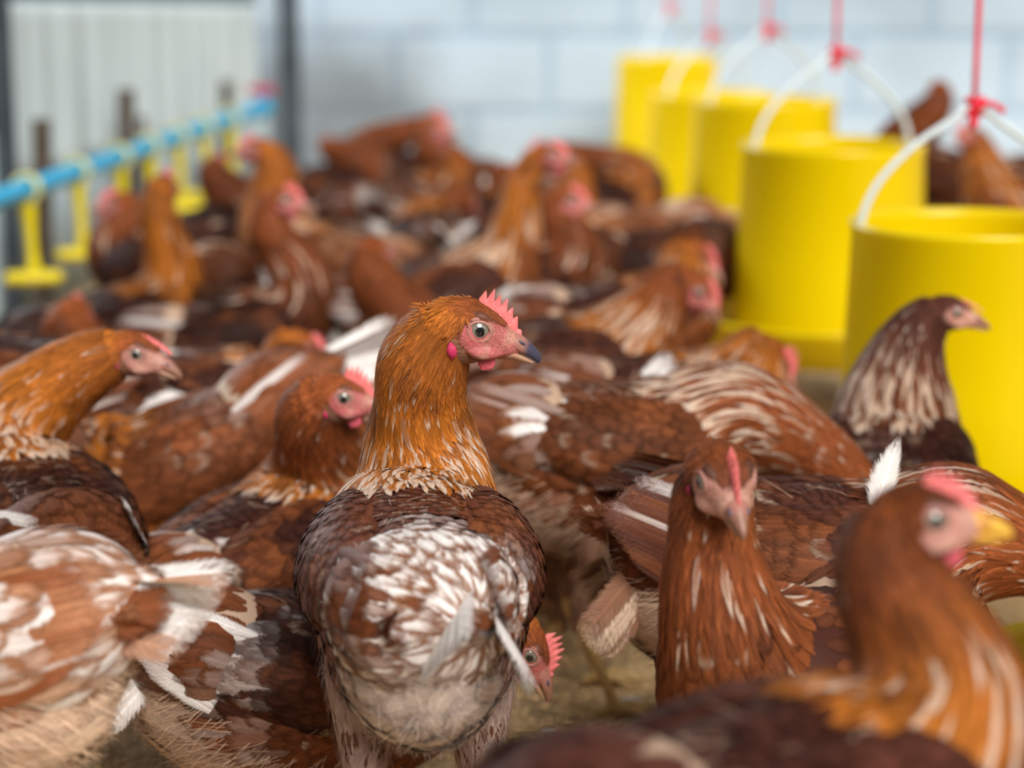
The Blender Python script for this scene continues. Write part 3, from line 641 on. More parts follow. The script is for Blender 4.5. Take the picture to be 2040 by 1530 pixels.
    for sg in (-1, 1):
        for kx in range(7):
            d = nrm(ax - up_ * math.tan(R(rectdrop)) + np.array((0, 1.0, 0)) * sg * math.tan(R((3 + kx * 6.5) * tailfan)) - up_ * math.tan(R(kx * 7 * tailfan)) * .8); nn = nrm(up_ * (.65 - .04 * kx) + np.array((0, sg * (.75 + .05 * kx), 0)) + bk * math.sin(el) * .3)
            r_ = rt0 + np.array((0, sg * (.003 + .0030 * kx), 0)) - up_ * (.0030 * kx) + up_ * .010
            ww = 1 if rng.random() < pal['tailwhite'] else .12
            a_ = lerp(pal['mid'], pal['tailcol'], ww) * (1 + rng.uniform(-.08, .05)); b_ = lerp(pal['mid'], pal['tailcol'], min(1, ww * .75 + .1))
            feathers(tb, np.array([r_]), np.array([d]), np.array([nn]), (.100 - .0045 * kx) * tl, .023, a_, b_, rng, 'long', 12, 5, .0, .5, .45)
    k, th = tlf.scatter(rng, .0120 * q, .0150 * q, .05, .985); P, N_, T, rg = tlf.samp(k, th); n = len(P); cth = np.cos(th)
    n2 = noise3(P, 42, sd + 41); n3 = noise3(P, 90, sd + 45); wc = sstep(n2 * .7 + n3 * .3 + pal['white'] * .75 + .22 * rng.random(n) + .15 * (rg - .5), .66, .95) * min(1, pal['white'] * 5)
    bs_ = lerp(lerp(pal['dark'], pal['mid'], .6 + .4 * n3), pal['fluff'], sstep(-cth, .1, .9) * .8); cc = lerp(bs_, WHITE, wc * .95) * jit(n, .12)
    Lt = .040 * (.85 + .35 * rng.random(n)) * (1 - .5 * rg ** 2) * q ** .5; CL_, NL_ = tlf.drape(k, th, Lt, 7, 1, .0, .0012, rng.normal(0, .12, n), .8)
    feathers(tb, P, T, N_, Lt, .0235 * (1 - .35 * rg) * q ** .5, cc, lerp(bs_ * .8, lerp(pal['mid'], TAN, .45), .95 * wc), rng, 'round', 7, 3, .06 + .05 * rng.random(n), 0, .3, CL=CL_, NL=NL_)
    to = bpy.data.objects.new('tail', tb.mesh('tail', [FEA])); col.objects.link(to); to.parent = ob
    # ---- parts of the head
    hm = Matrix(((HM[0, 0], HM[0, 1], HM[0, 2], Hc[0]), (HM[1, 0], HM[1, 1], HM[1, 2], Hc[1]), (HM[2, 0], HM[2, 1], HM[2, 2], Hc[2]), (0, 0, 0, 1))) @ Matrix.Scale(hsz, 4)
    def part(nm, me, m_):
        o = bpy.data.objects.new(nm, me); col.objects.link(o); o.parent = ob; o.matrix_local = m_; return o
    part('beak', beak or BEAK_P, hm)
    if comb > 0:
        part('comb', COMBS[seed % 2], hm @ Matrix.Translation((.0, 0, .016)) @ Matrix.Diagonal((1, 1, comb, 1)) @ Matrix.Translation((0, 0, -.016)))
    for sg in (-1, 1):
        ey = part('eye', EYE, hm @ Matrix.Translation((.0055, sg * .0115, .0035)) @ Matrix.Rotation(R(-12 * sg), 4, 'Z') @ Matrix.Diagonal((1, sg, 1, 1)))
        lid_ = bpy.data.objects.new('eyelid', EYELID); col.objects.link(lid_); lid_.parent = ey
        if wat > 0: part('wattle', WATTLE, hm @ Matrix.Translation((.002, sg * .0045, .002)) @ Matrix.Translation((.015, 0, -.010)) @ Matrix.Scale(wat * .78, 4) @ Matrix.Translation((-.015, 0, .010)) @ Matrix.Diagonal((1, sg, 1, 1)))
        part('ear_lobe', LOBE, hm @ Matrix.Translation((-.0055, sg * .016, -.013)) @ Matrix.Diagonal((lobe, sg * lobe, lobe, 1)) @ Matrix.Translation((.0055, -.016, .013)))
    ALLHENS.append(ob)
    return ob
#ENV
# ------------------------------------------------------------------ the setting
def box(name, size, loc, mat, rot=(0, 0, 0), bev=0.0, parent=None):
    import bmesh
    bm = bmesh.new(); bmesh.ops.create_cube(bm, size=1)
    for v in bm.verts: v.co = Vector((v.co.x * size[0], v.co.y * size[1], v.co.z * size[2]))
    if bev: bmesh.ops.bevel(bm, geom=bm.edges[:], offset=bev, segments=2, affect='EDGES')
    me = bpy.data.meshes.new(name); bm.to_mesh(me); bm.free(); me.materials.append(mat)
    o = bpy.data.objects.new(name, me); col.objects.link(o); o.location = loc; o.rotation_euler = rot; o.parent = parent
    return o
def structure(o): o['kind'] = 'structure'; return o
def tag(o, label, cat, group=None, kind=None):
    o['label'] = label; o['category'] = cat
    if group: o['group'] = group
    if kind: o['kind'] = kind
    return o
def mesh_from(name, V, F, mats, smooth=True, mi=None):
    me = bpy.data.meshes.new(name); me.from_pydata([tuple(map(float, v)) for v in V], [], [tuple(map(int, f)) for f in F])
    for m in mats: me.materials.append(m)
    for i, p in enumerate(me.polygons):
        p.use_smooth = smooth
        if mi is not None: p.material_index = mi[i]
    return me
def obj(name, me, parent=None, loc=(0, 0, 0)):
    o = bpy.data.objects.new(name, me); col.objects.link(o); o.parent = parent; o.location = loc; return o

# litter floor
def litter_material():
    m, t, b, o = newmat('rice_husk_litter'); L = t.links.new; N = t.nodes.new
    tc = N('ShaderNodeTexCoord')
    vo = N('ShaderNodeTexVoronoi'); vo.inputs['Scale'].default_value = 260; L(tc.outputs['Object'], vo.inputs['Vector'])
    nz = N('ShaderNodeTexNoise'); nz.inputs['Scale'].default_value = 14; nz.inputs['Detail'].default_value = 5; L(tc.outputs['Object'], nz.inputs['Vector'])
    r1 = N('ShaderNodeValToRGB'); L(vo.outputs['Color'], r1.inputs[0])
    r1.color_ramp.elements[0].color = (.40, .25, .11, 1); r1.color_ramp.elements[1].color = (.84, .60, .32, 1)
    mr = N('ShaderNodeMapRange'); L(nz.outputs[0], mr.inputs[0]); mr.inputs[1].default_value = .35; mr.inputs[2].default_value = .65; mr.inputs[3].default_value = .6; mr.inputs[4].default_value = 1.15
    sc = N('ShaderNodeVectorMath'); sc.operation = 'SCALE'; L(r1.outputs[0], sc.inputs[0]); L(mr.outputs[0], sc.inputs['Scale']); L(sc.outputs[0], b.inputs['Base Color'])
    b.inputs['Roughness'].default_value = .8
    bp = N('ShaderNodeBump'); bp.inputs['Strength'].default_value = 1; bp.inputs['Distance'].default_value = .003; L(vo.outputs['Distance'], bp.inputs['Height']); L(bp.outputs[0], b.inputs['Normal'])
    return m
n = 90; xs = np.linspace(-3.0, 4.2, n); ys = np.linspace(-.4, 7.0, n); GX, GY = np.meshgrid(xs, ys); gz = (noise3(np.stack([GX, GY, GX * 0], -1), 6, 2) - .7) * .010
F_ = [(j * n + i, j * n + i + 1, (j + 1) * n + i + 1, (j + 1) * n + i) for j in range(n - 1) for i in range(n - 1)]
structure(obj('floor', mesh_from('floor', np.stack([GX, GY, gz], -1).reshape(-1, 3), F_, [litter_material()])))

# loose husks where the floor can be seen
rg_ = np.random.default_rng(4)
HUSK = simple('rice_husk', (.84, .58, .29), .7, .3, var=.45, vscale=90)
hb_v, hb_f = [], []
nh = 15000
hx = rg_.uniform(-.50, .50, nh); hy = rg_.uniform(1.25, 2.5, nh)
hz = (noise3(np.stack([hx, hy, hx * 0], -1), 6, 2) - .7) * .010
yaw_ = rg_.uniform(0, 6.28, nh); pit = rg_.uniform(-.5, .5, nh); ln_ = rg_.uniform(.0035, .0055, nh); wd_ = ln_ * .3
D_ = np.stack([np.cos(yaw_) * np.cos(pit), np.sin(yaw_) * np.cos(pit), np.sin(pit)], -1); S_ = nrm(np.cross(D_, np.array((0, 0, 1.0)) + rg_.normal(0, .4, (nh, 3)))); U_ = np.cross(S_, D_)
Pc = np.stack([hx, hy, hz + rg_.uniform(.0005, .005, nh)], -1)
l3, w3 = ln_[:, None], wd_[:, None]
VV = np.stack([Pc - D_ * l3, Pc + S_ * w3 - D_ * l3 * .2, Pc + U_ * w3 * .7 + D_ * .0, Pc - S_ * w3 - D_ * l3 * .2, Pc + D_ * l3], 1).reshape(-1, 3)
base = np.arange(nh)[:, None, None] * 5
FF = (np.array([[0, 1, 2], [0, 2, 3], [1, 4, 2], [2, 4, 3]])[None] + base).reshape(-1, 3)
tag(obj('rice_husks', mesh_from('rice_husks', VV, FF, [HUSK], False)), 'loose tan rice husks scattered over the litter floor', 'litter', kind='stuff')

# small white down feathers lying on the litter
def floor_feather(px, py, label, a, l_=.022, seed=0):
    rg2 = np.random.default_rng(seed); b_ = Buf(); th = R(a); D0 = np.array([[math.cos(th), math.sin(th), .1]]); s_ = HC_at(px, py)
    for k_ in range(3): feathers(b_, np.zeros((1, 3)) + [[.0, .0, .004 + .001 * k_]], D0 + rg2.normal(0, .12, (1, 3)), np.array([[0, 0, 1.0]]), l_ * (1 - .2 * k_), .010, WHITE, WHITE * .9, rg2, 'round', 8, 5, .18, 12, .5)
    n_ = 60; aa = th + rg2.normal(0, .9, n_); feathers(b_, np.zeros((n_, 3)) + [0, 0, .003], np.stack([np.cos(aa), np.sin(aa), np.full(n_, .5)], -1), np.tile([[0, 0, 1.0]], (n_, 1)), l_ * .6, .0006, WHITE, WHITE, rg2, 'hair', 4, 2, .4, 20, 0)
    o = bpy.data.objects.new('down_feather', b_.mesh('down_feather', [FEA])); col.objects.link(o); o.location = s_
    return tag(o, label, 'feather', 'white down feathers on the litter')
def HC_at(px, py):
    d = Vector(((px - 1020) / FPX, 0, 0)) + UPC * ((765 - py) / FPX) + FW; t = (HC - .002) / -d.z
    return Vector((0, 0, HC)) + d * t
floor_feather(1240, 1405, 'small white down feather on the litter below the striped necked hen legs', 20, .024, 1)
floor_feather(1105, 1470, 'tiny white down feather at the bottom edge of the open litter patch', 160, .014, 2)
# back wall of painted concrete blocks
def block_material():
    m, t, b, o = newmat('painted_blocks'); L = t.links.new; N = t.nodes.new
    tc = N('ShaderNodeTexCoord'); mp = N('ShaderNodeMapping'); L(tc.outputs['Object'], mp.inputs[0]); mp.inputs['Rotation'].default_value = (-math.pi / 2, 0, 0); mp.inputs['Location'].default_value = (-.11, -.03, .0)
    br = N('ShaderNodeTexBrick'); L(mp.outputs[0], br.inputs['Vector']); br.inputs['Scale'].default_value = 1
    br.inputs['Brick Width'].default_value = .452; br.inputs['Row Height'].default_value = .222; br.inputs['Mortar Size'].default_value = .016; br.inputs['Mortar Smooth'].default_value = .5
    br.inputs['Color1'].default_value = (.47, .58, .68, 1); br.inputs['Color2'].default_value = (.42, .53, .63, 1); br.inputs['Mortar'].default_value = (.34, .46, .59, 1)
    nz = N('ShaderNodeTexNoise'); nz.inputs['Scale'].default_value = 2.2; nz.inputs['Detail'].default_value = 6; L(tc.outputs['Object'], nz.inputs['Vector'])
    mr = N('ShaderNodeMapRange'); L(nz.outputs[0], mr.inputs[0]); mr.inputs[1].default_value = .35; mr.inputs[2].default_value = .65; mr.inputs[3].default_value = .86; mr.inputs[4].default_value = 1.1
    sc = N('ShaderNodeVectorMath'); sc.operation = 'SCALE'; L(br.outputs[0], sc.inputs[0]); L(mr.outputs[0], sc.inputs['Scale'])
    # old damp stain near the corner post
    vd = N('ShaderNodeVectorMath'); vd.operation = 'DISTANCE'; L(tc.outputs['Object'], vd.inputs[0]); vd.inputs[1].default_value = (-.62, 0, .10)
    n3 = N('ShaderNodeMath'); n3.operation = 'MULTIPLY_ADD'; L(nz.outputs[0], n3.inputs[0]); n3.inputs[1].default_value = .5; L(vd.outputs['Value'], n3.inputs[2])
    m3 = N('ShaderNodeMapRange'); m3.interpolation_type = 'SMOOTHSTEP'; L(n3.outputs[0], m3.inputs[0]); m3.inputs[1].default_value = .45; m3.inputs[2].default_value = .88; m3.inputs[3].default_value = .75; m3.inputs[4].default_value = 0
    mx = N('ShaderNodeMix'); mx.data_type = 'RGBA'; L(m3.outputs[0], mx.inputs[0]); L(sc.outputs[0], mx.inputs[6]); mx.inputs[7].default_value = (.13, .135, .135, 1)
    L(mx.outputs[2], b.inputs['Base Color']); b.inputs['Roughness'].default_value = .8
    bp = N('ShaderNodeBump'); bp.inputs['Strength'].default_value = .6; bp.inputs['Distance'].default_value = .006; bp.invert = True; L(br.outputs['Fac'], bp.inputs['Height']); L(bp.outputs[0], b.inputs['Normal'])
    return m
YW = 6.30
w1 = box('wall_back', (5.2, .15, 1.6), (1.85, YW + .075, .80), block_material()); structure(w1)
w1.data.transform(Matrix.Translation((1.85, 0, .80))); w1.location = (0, YW + .075, 0)

# left side: low wall, pale plastic curtain, columns, slats
dirx, diry = -.70 - (-1.02), 6.2 - 3.0
LWA = math.atan2(diry, dirx)
def lw(yy, off=0.0):
    """x of the left side line at distance yy"""
    return -1.03 + (yy - 3.55) * .128 + off
def strip(name, y0, y1, z0, z1, mat, off=0, th=.02, wave=0.0, top=None, ny=60, nz_=12):
    V, F = [], []
    for sd in (0, 1):
        for i in range(ny + 1):
            yy = y0 + (y1 - y0) * i / ny; zt = z1 if top is None else top(yy)
            for j in range(nz_ + 1):
                V.append((lw(yy, off) - sd * th + wave * math.sin(yy * 42 + math.sin(yy * 9) * 2) * (1 - .3 * j / nz_), yy, z0 + (zt - z0) * j / nz_))
    m_ = nz_ + 1; o = (ny + 1) * m_
    for i in range(ny):
        for j in range(nz_):
            a = i * m_ + j; F.append((a, a + m_, a + m_ + 1, a + 1)); F.append((o + a + 1, o + a + m_ + 1, o + a + m_, o + a))
        F.append((i * m_ + nz_, (i + 1) * m_ + nz_, o + (i + 1) * m_ + nz_, o + i * m_ + nz_)); F.append((i * m_, o + i * m_, o + (i + 1) * m_, (i + 1) * m_))
    for i in (0, ny):
        for j in range(nz_): a = i * m_ + j; F.append((a, a + 1, o + a + 1, o + a))
    return obj(name, mesh_from(name, V, F, [mat]))
CURT = simple('plastic_sheet', (.62, .71, .73), .6, .3, var=.05, vscale=3)
LOWW = simple('low_wall_paint', (.35, .42, .45), .8, .2, var=.12, vscale=5, bump=.4, bscale=30)
structure(strip('wall_left', 1.6, 6.2, 0, .27, LOWW, -.02, .08, ny=20, nz_=2))
tag(strip('curtain', 4.12, 6.13, .272, .60, CURT, -.03, .006, wave=.010, top=lambda y: .640 - .028 * (y - 3.5)), 'pale grey plastic sheet curtain hanging along the open left side', 'curtain')
def column(name, y, wx, wy, off, h, mat): return structure(box(name, (wx, wy, h), (lw(y, off), y, h / 2), mat, (0, 0, 0), .004))
column('trim_1', 6.20, .055, .06, .045, 1.6, DARKP)
column('trim_2', 4.08, .070, .06, -.035, 1.6, DARKP)
structure(box('trim_3', (.016, .016, .40), (-.945, 3.82, .20), simple('pale_post', (.42, .52, .55), .7, .2)))

def stake(name, px, pytop, s, label, wd=.036):
    p = at(px, pytop, s); o = box(name, (wd, wd * .8, p.z), (p.x, p.y, p.z / 2), WOOD, (0, R(1.5), R(12)), .002)
    return tag(o, label, 'wooden stake', 'wooden stakes behind the drinking pipe')
stake('wooden_stake', 77, 238, 1040, 'weathered wooden stake nearest the left edge behind the drinking pipe')
stake('wooden_stake', 245, 178, 905, 'dark wooden stake standing above the middle of the blue pipe')
stake('wooden_stake', 446, 160, 785, 'small dark wooden stake near the far end of the blue pipe', .03)
stake('wooden_stake', 277, 232, 885, 'short brown wooden stake just behind the tall middle one', .02)

# blue water pipe with yellow cup drinkers
PP = [(-260, 500, 1420), (0, 395, 1180), (520, 216, 760)]
pa = at(*PP[1]); pb = at(*PP[2]); pdir = (pb - pa).normalized()
def pipe_at(px):
    """point of the pipe seen in column px, and its scale"""
    lo, hi = -1.0, 2.0
    for _ in range(50):
        md = (lo + hi) / 2; p = pa.lerp(pb, md); q = p - Vector((0, 0, HC)); zc = q.dot(FW); x = 1020 + FPX * p.x / zc
        if x < px: lo = md
        else: hi = md
    return p, FPX / zc
def tube(name, pts, r, mat, parent=None, M=12, K=None, closed=True):
    pts = [np.array(p, float) for p in pts]; rr = r if isinstance(r, (list, tuple)) else [r] * len(pts)
    d0 = pts[-1] - pts[0]; dz = (0, 0, 1) if abs(nrm(d0)[2]) < .9 else (1, 0, 0)
    lf = tube_loft(pts, rr, dz, K or max(8, 6 * len(pts)), M); v, f = lf.quads(); f = [tuple(x) for x in f.tolist()]
    if closed: f.append(tuple(range(M))[::-1]); f.append(tuple((lf.K - 1) * M + j for j in range(M)))
    return obj(name, mesh_from(name, v, f, [mat]), parent)
p0 = pa - pdir * 1.3
pipe = tube('water_pipe', [p0, pa, pa.lerp(pb, .5), pb], .0175, BLUE)
tag(pipe, 'long blue plastic water pipe running along the left side', 'water pipe')
tube('end_cap', [pb - pdir * .02, pb + pdir * .04], .026, BLUE, pipe)
VALV = simple('valve_red', (.45, .03, .09), .5)
e_ = pb + pdir * .01
tube('valve_handle', [e_ + Vector((-.035, 0, .048)), e_ + Vector((.035, 0, .048))], .011, VALV, pipe)
tube('valve_stem', [e_ + Vector((0, 0, .0)), e_ + Vector((0, 0, .05))], .008, VALV, pipe)
def drinker(px, label, cupyaw):
    p, sc = pipe_at(px)
    root = bpy.data.objects.new('cup_drinker', None); col.objects.link(root); root.location = p - Vector((0, 0, .155))
    tag(root, label, 'drinker', 'yellow cup drinkers on the blue pipe')
    Z = .155
    def T(name, pts, r, mat=YEL2): return tube(name, pts, r, mat, root, 14)
    # clip that loops over the pipe
    n_ = 22; ring = []
    for i in range(n_ + 1):
        a = -math.pi * .35 + 2 * math.pi * .85 * i / n_; cx, cz = .023 * math.cos(a), .024 * math.sin(a)
        s2 = Vector((pdir.y, -pdir.x, 0)).normalized(); ring.append(s2 * cx + Vector((0, 0, Z + cz)))
    for o_ in (-.006, .006):
        T('clip', [q + pdir * o_ for q in ring], .0045, simple('clip_plastic', (.62, .60, .25), .4) if False else CLIP)
    T('stem', [(0, 0, Z - .018), (.002, 0, Z - .03), (.004, 0, Z - .06), (.007, 0, .030), (.008, 0, .012)], [.010, .0135, .011, .010, .013])
    # trough shaped cup
    a = R(cupyaw); d = np.array((math.cos(a), math.sin(a), 0)); st_ = []
    for x, w_, zt in ((-.052, .004, .004), (-.048, .012, .008), (-.030, .016, .011), (0, .0175, .012), (.030, .016, .011), (.048, .012, .008), (.052, .004, .004)):
        c = np.array((.006, 0, .0)) + d * x; st_.append([*c, w_, zt, w_ * .8, 0, 0, 1, 0])
    lf = Loft(st_, 30, 20); v, f = lf.quads()
    obj('cup', mesh_from('cup', v, f, [YEL2]), root)
    T('nipple', [(.007, 0, .012), (.02, 0, .012)], .004, WIRE)
    return root
CLIP = simple('clip_plastic', (.60, .60, .27), .45)
for px, lb in ((52, 'yellow cup drinker nearest the left edge of the pipe'), (152, 'second yellow cup drinker from the left edge, its cup beside a dark hen'), (236, 'third yellow cup drinker from the left edge, hanging short above hens'),
               (296, 'fourth yellow cup drinker along the blue pipe from the left edge'), (352, 'fifth yellow cup drinker along the blue pipe from the left edge'), (404, 'sixth yellow cup drinker along the blue pipe from the left edge'), (456, 'farthest yellow cup drinker next to the pipe end valve')):
    drinker(px, lb, 12)

# hanging feeders
def lathe(prof, M=64):
    V = [(r * math.cos(2 * math.pi * j / M), r * math.sin(2 * math.pi * j / M), z) for r, z in prof for j in range(M)]
    F = [(i * M + j, i * M + (j + 1) % M, (i + 1) * M + (j + 1) % M, (i + 1) * M + j) for i in range(len(prof) - 1) for j in range(M)]
    return V, F
def feeder(px, s, ztop, label, yawh, h=.315, r=.140):
    X, Y = ground(px, s, ztop); zb = ztop - h
    root = bpy.data.objects.new('hanging_feeder', None); col.objects.link(root); root.location = (X, Y, zb - .05)
    tag(root, label, 'feeder', 'yellow hanging feeders in a row')
    o = .05
    V, F = lathe([(r * 1.045, o + .0), (r * 1.045, o + .004), (r * 1.035, o + .02), (r * 1.03, o + .1), (r * .985, o + h - .012), (r * 1.0, o + h - .008), (r * 1.0, o + h - .001), (r * .99, o + h), (r * .955, o + h - .001), (r * .95, o + h - .012), (r * 1.0, o + .1), (r * 1.01, o + .003), (r * 1.045, o + 0)])
    obj('drum', mesh_from('drum', V, F, [YEL]), root)
    pr = r * 1.50
    V, F = lathe([(.004, .0), (pr * .80, .0), (pr * .97, .010), (pr * 1.0, .055), (pr * 1.03, .060), (pr * 1.03, .066), (pr * .98, .066), (pr * .945, .058), (pr * .93, .018), (pr * .78, .010), (r * .5, .020), (.004, .055)])
    pan_ = obj('pan', mesh_from('pan', V, F, [YEL]), root)
    # feed inside the pan and spacers that carry the drum
    V, F = lathe([(.003, .03), (pr * .5, .034), (pr * .90, .026), (pr * .90, .016), (.003, .016)])
    obj('feed', mesh_from('feed', V, F, [FEED]), pan_)['kind'] = 'stuff'
    a = R(yawh); d = Vector((math.cos(a), math.sin(a), 0)); kz = o + h + .135
    bul = lambda sg: [d * (sg * r * .93) + Vector((0, 0, o + h - .035)), d * (sg * r * .95) + Vector((0, 0, o + h - .005)), d * (sg * r * .86) + Vector((0, 0, o + h + .035)), d * (sg * r * .55) + Vector((0, 0, o + h + .085)), d * (sg * r * .22) + Vector((0, 0, o + h + .117)), d * (sg * r * .02) + Vector((0, 0, kz))]
    p1 = bul(-1) + bul(1)[::-1]
    tube('wire_handle', p1, .0044, WIRE, root, 10, 90)
    # rope with its knot
    rope_root = bpy.data.objects.new('hanging_rope', None); col.objects.link(rope_root); rope_root.location = (X, Y, zb + h + .125)
    kz_ = .010
    tube('rope', [(0, 0, kz_), (.0, 0, .3), (0, .0, 1.6 - rope_root.location.z + .6)], .0034, REDR, rope_root, 10, 30)
    pts = []
    for i in range(40):
        t = i / 39 * 4 * math.pi; pts.append((.0085 * math.cos(t), .007 * math.sin(t), kz_ - .010 + .020 * i / 39 + .003 * math.sin(t * 1.5)))
    kn_ = tube('knot', pts, .0038, REDR, rope_root, 8, 90)
    tube('loop', [(0, .004, kz_ + .002), (.004, .006, -.008), (0, 0, -.014), (-.004, -.006, -.006), (0, -.004, kz_)], .0032, REDR, rope_root, 8, 30)
    tube('rope_end', [(.004, 0, kz_), (.016, -.004, kz_ + .004), (.028, -.002, kz_ - .001), (.034, 0, kz_ - .006)], [.0036, .0034, .0036, .0044], REDR, kn_, 8, 24)
    return root, rope_root
FEED = simple('mash_feed', (.34, .20, .08), .9, .1, var=.4, vscale=300, bump=1, bscale=300)
beam = structure(box('beam', (.05, 6.0, .05), (.48, 3.9, 2.225), WOOD))
FD = [(1931, 1680, .405, 8, 'nearest', 'large yellow hanging feeder cut by the right edge of the photo'), (1660, 1300, .430, 20, 'second', 'yellow hanging feeder second nearest, right behind the one at the right edge'),
      (1525, 1010, .432, 30, 'third', 'yellow hanging feeder third nearest, half hidden behind the second'), (1412, 830, .385, 40, 'fourth', 'pale lit yellow hanging feeder fourth nearest, before the farthest one'), (1330, 722, .430, 60, 'fifth', 'farthest yellow hanging feeder, in front of the block wall')]
RL = ['red rope with a sharp knot holding the nearest feeder by its wire', 'red rope tied to the wire of the second nearest feeder', 'blurred red rope above the third nearest feeder', 'faint red rope above the fourth nearest feeder', 'faintest red rope, above the farthest feeder by the wall']
for (px, s_, zt, yh, nm, lb), rl in zip(FD, RL):
    fr_, rr_ = feeder(px, s_, zt, lb, yh, h={1680: .300, 1300: .275}.get(s_, .27))
    tag(rr_, rl, 'rope', 'red ropes carrying the feeders')
fr_, rr_ = feeder(2435, 2290, .40, 'yellow feeder pan rim poking in at the lower right corner', 10, h=.345)
tag(rr_, 'red rope of the feeder beyond the lower right corner', 'rope', 'red ropes carrying the feeders')
#HENS
# ------------------------------------------------------------------ the flock; background palettes are darkened to paint in shade
BR = PAL(white=.05, wingwhite=.05, pale=.35)
TF = np.array((.55, .33, .24))
DBR = PAL(dark=DK * .6, mid=MID * .55, white=.0, wingwhite=.0, pale=.15, neck=RUST * 1.05, necklo=RUST * .8)  # dark brown, deepened so the colour carries the shade among background hens
# focal hen, seen from behind, head turned to the right
hen('focal', 'sharp hen in the middle seen from behind, head turned right, white fluffy rump', 838, 2720, 94, head=(932, 655), hs=2700, hyaw=0, hpitch=-20, seed=7, det=.75, pitch=3, z=.05, comb=1.1, hsize=1.25, neckfat=.88, tail=4, tyaw=-30, nlat=-.006, rlat=-.016, lobe=1.0, rectdrop=34, tailfan=.32, tl=.95, beak=BEAK_D, pal=PAL(white=.33, wingwhite=.45, flight=.4, pale=.75, dark=PLUM, fluff=lerp(WHITE, TAN, .32), cush=1.05, tailwhite=1))
hen('B', 'golden necked hen at the left looking right, small comb, white feather tips behind it', 65, 2250, 118, head=(268, 702), hs=2200, hyaw=-12, hpitch=-22, seed=11, det=.95, pitch=6, z=-.005, comb=.35, wat=.5, hsize=1.05, tail=5, pal=PAL(white=.0, wingwhite=.35, flight=.6, pale=.9, dark=DK * .9, mid=MID * .7, face=TF))
hen('C', 'blurred cream and brown hen cut by the left edge, nearest at lower left', -250, 3000, 172, head=(-600, 1000), hs=3100, hyaw=175, hpitch=-10, seed=12, det=1.1, pitch=0, z=.03, size=1.08, tailfan=.5, tail=18, pal=PAL(white=.30, wingwhite=.4, flight=.05, pale=.3, dark=MID * 1.2, mid=np.array((.42, .18, .085)), fluff=CREAM * 1.1))
hen('D', 'pecking hen with its white tail fan raised, left of the sharp hen', 375, 1950, 196, head=(230, 1000), hs=1980, hyaw=200, hpitch=-55, seed=13, det=1.1, pitch=-22, z=-.02, tail=14, tl=1.4, tailfan=.9, pal=PAL(white=.02, wingwhite=.12, pale=.4, dark=MID * .7, mid=MID * 1.25, fluff=CREAM * .8))
hen('E', 'rust necked hen with pink comb peering from behind the sharp hen', 520, 2190, 50, head=(676, 792), hs=2230, hyaw=-8, hpitch=-12, seed=14, det=1.0, pitch=12, z=-.05, comb=1.3, wat=1.1, hsize=1.1, tail=-5, pal=PAL(white=.1, wingwhite=.3, pale=.35, neck=RUST * 1.25))
hen('F', 'dark hen crouching at the bottom left of the sharp hen, white striped wing', 640, 2450, 12, head=(1042, 1285), hs=2480, hyaw=-5, hpitch=-62, seed=15, det=.95, pitch=-8, z=-.085, comb=1.2, hsize=1.1, tail=-18, legs=False, pal=PAL(white=.12, wingwhite=.9, flight=.9, pale=.3, dark=DK * .75, mid=MID * .8, tailwhite=.9))
hen('G', 'large brown hen right of the sharp hen with pale striped neck, head hidden', 1235, 2080, 8, head=(1745, 1000), hs=2070, hyaw=0, hpitch=-50, seed=16, det=1.0, pitch=-4, z=.03, tail=-30, pal=PAL(white=.2, wingwhite=.25, flight=0, pale=.8, dark=MID * .55, fluff=lerp(CREAM, MID, .35), necklo=RUST, neck=RUST * 1.2))
hen('G2', 'orange hen looking down over the big hen, beside the second feeder', 1330, 1780, 10, head=(1535, 715), hs=1760, hyaw=-30, hpitch=-50, seed=17, det=1.2, pitch=0, z=-.01, comb=1.3, hsize=1.15, tail=10, pal=PAL(white=.1, wingwhite=.3, pale=.5))
hen('H', 'hen in the right foreground facing the camera with a pale pink comb', 1565, 2800, 232, head=(1440, 952), hs=3050, hyaw=-78, hpitch=-28, seed=18, det=1.0, pitch=10, z=-.01, comb=1.1, wat=.5, hsize=1.15, neckfat=.76, fat=.9, tail=10, pal=PAL(white=.0, wingwhite=.1, pale=.22, neck=RUST * 1.25, necklo=RUST * 1.1, head=RUST * .6, face=TF))
hen('I', 'nearest blurred hen at the lower right with orange neck and yellow beak', 1570, 4000, 30, head=(1828, 1035), hs=3850, hyaw=-3, hpitch=-5, seed=19, det=1.1, pitch=2, z=.075, neckfat=.85, comb=1.2, wat=1.2, hsize=1.05, beak=BEAK_Y, pal=PAL(white=0, wingwhite=.0, pale=.2, dark=DK * 1.1, mid=DK * 1.9, neck=RUST * 1.1, necklo=GOLD, head=RUST * .42, face=TF), tail=10)
hj = hen('J', 'long brown hen across the right side behind the camera facing one, tail drooping', 1640, 2400, 2, head=(2150, 1160), hs=2400, hyaw=-5, hpitch=-45, seed=20, det=.95, pitch=-6, z=-.03, size=1.12, tail=-55, tailfan=.16, tl=1.1, pal=PAL(white=.0, wingwhite=.02, pale=.4, dark=DK * 1.5, mid=MID * .85, tailwhite=.6, tailcol=CREAM, neck=RUST * 1.4, necklo=RUST * 1.2))
hen('K', 'dark headed hen with cream neck stripes in front of the nearest feeder', 1775, 1950, 75, head=(1893, 622), hs=1900, hyaw=-12, hpitch=-18, seed=21, det=1.05, pitch=24, z=-.035, comb=.25, wat=.0, hsize=.95, tail=0, pal=PAL(white=.1, wingwhite=.1, pale=.95, dark=DK * .7, mid=DK * 1.3, neck=DK * 2.4, necklo=MID, head=DK * 1.8, face=TF * 1.1))
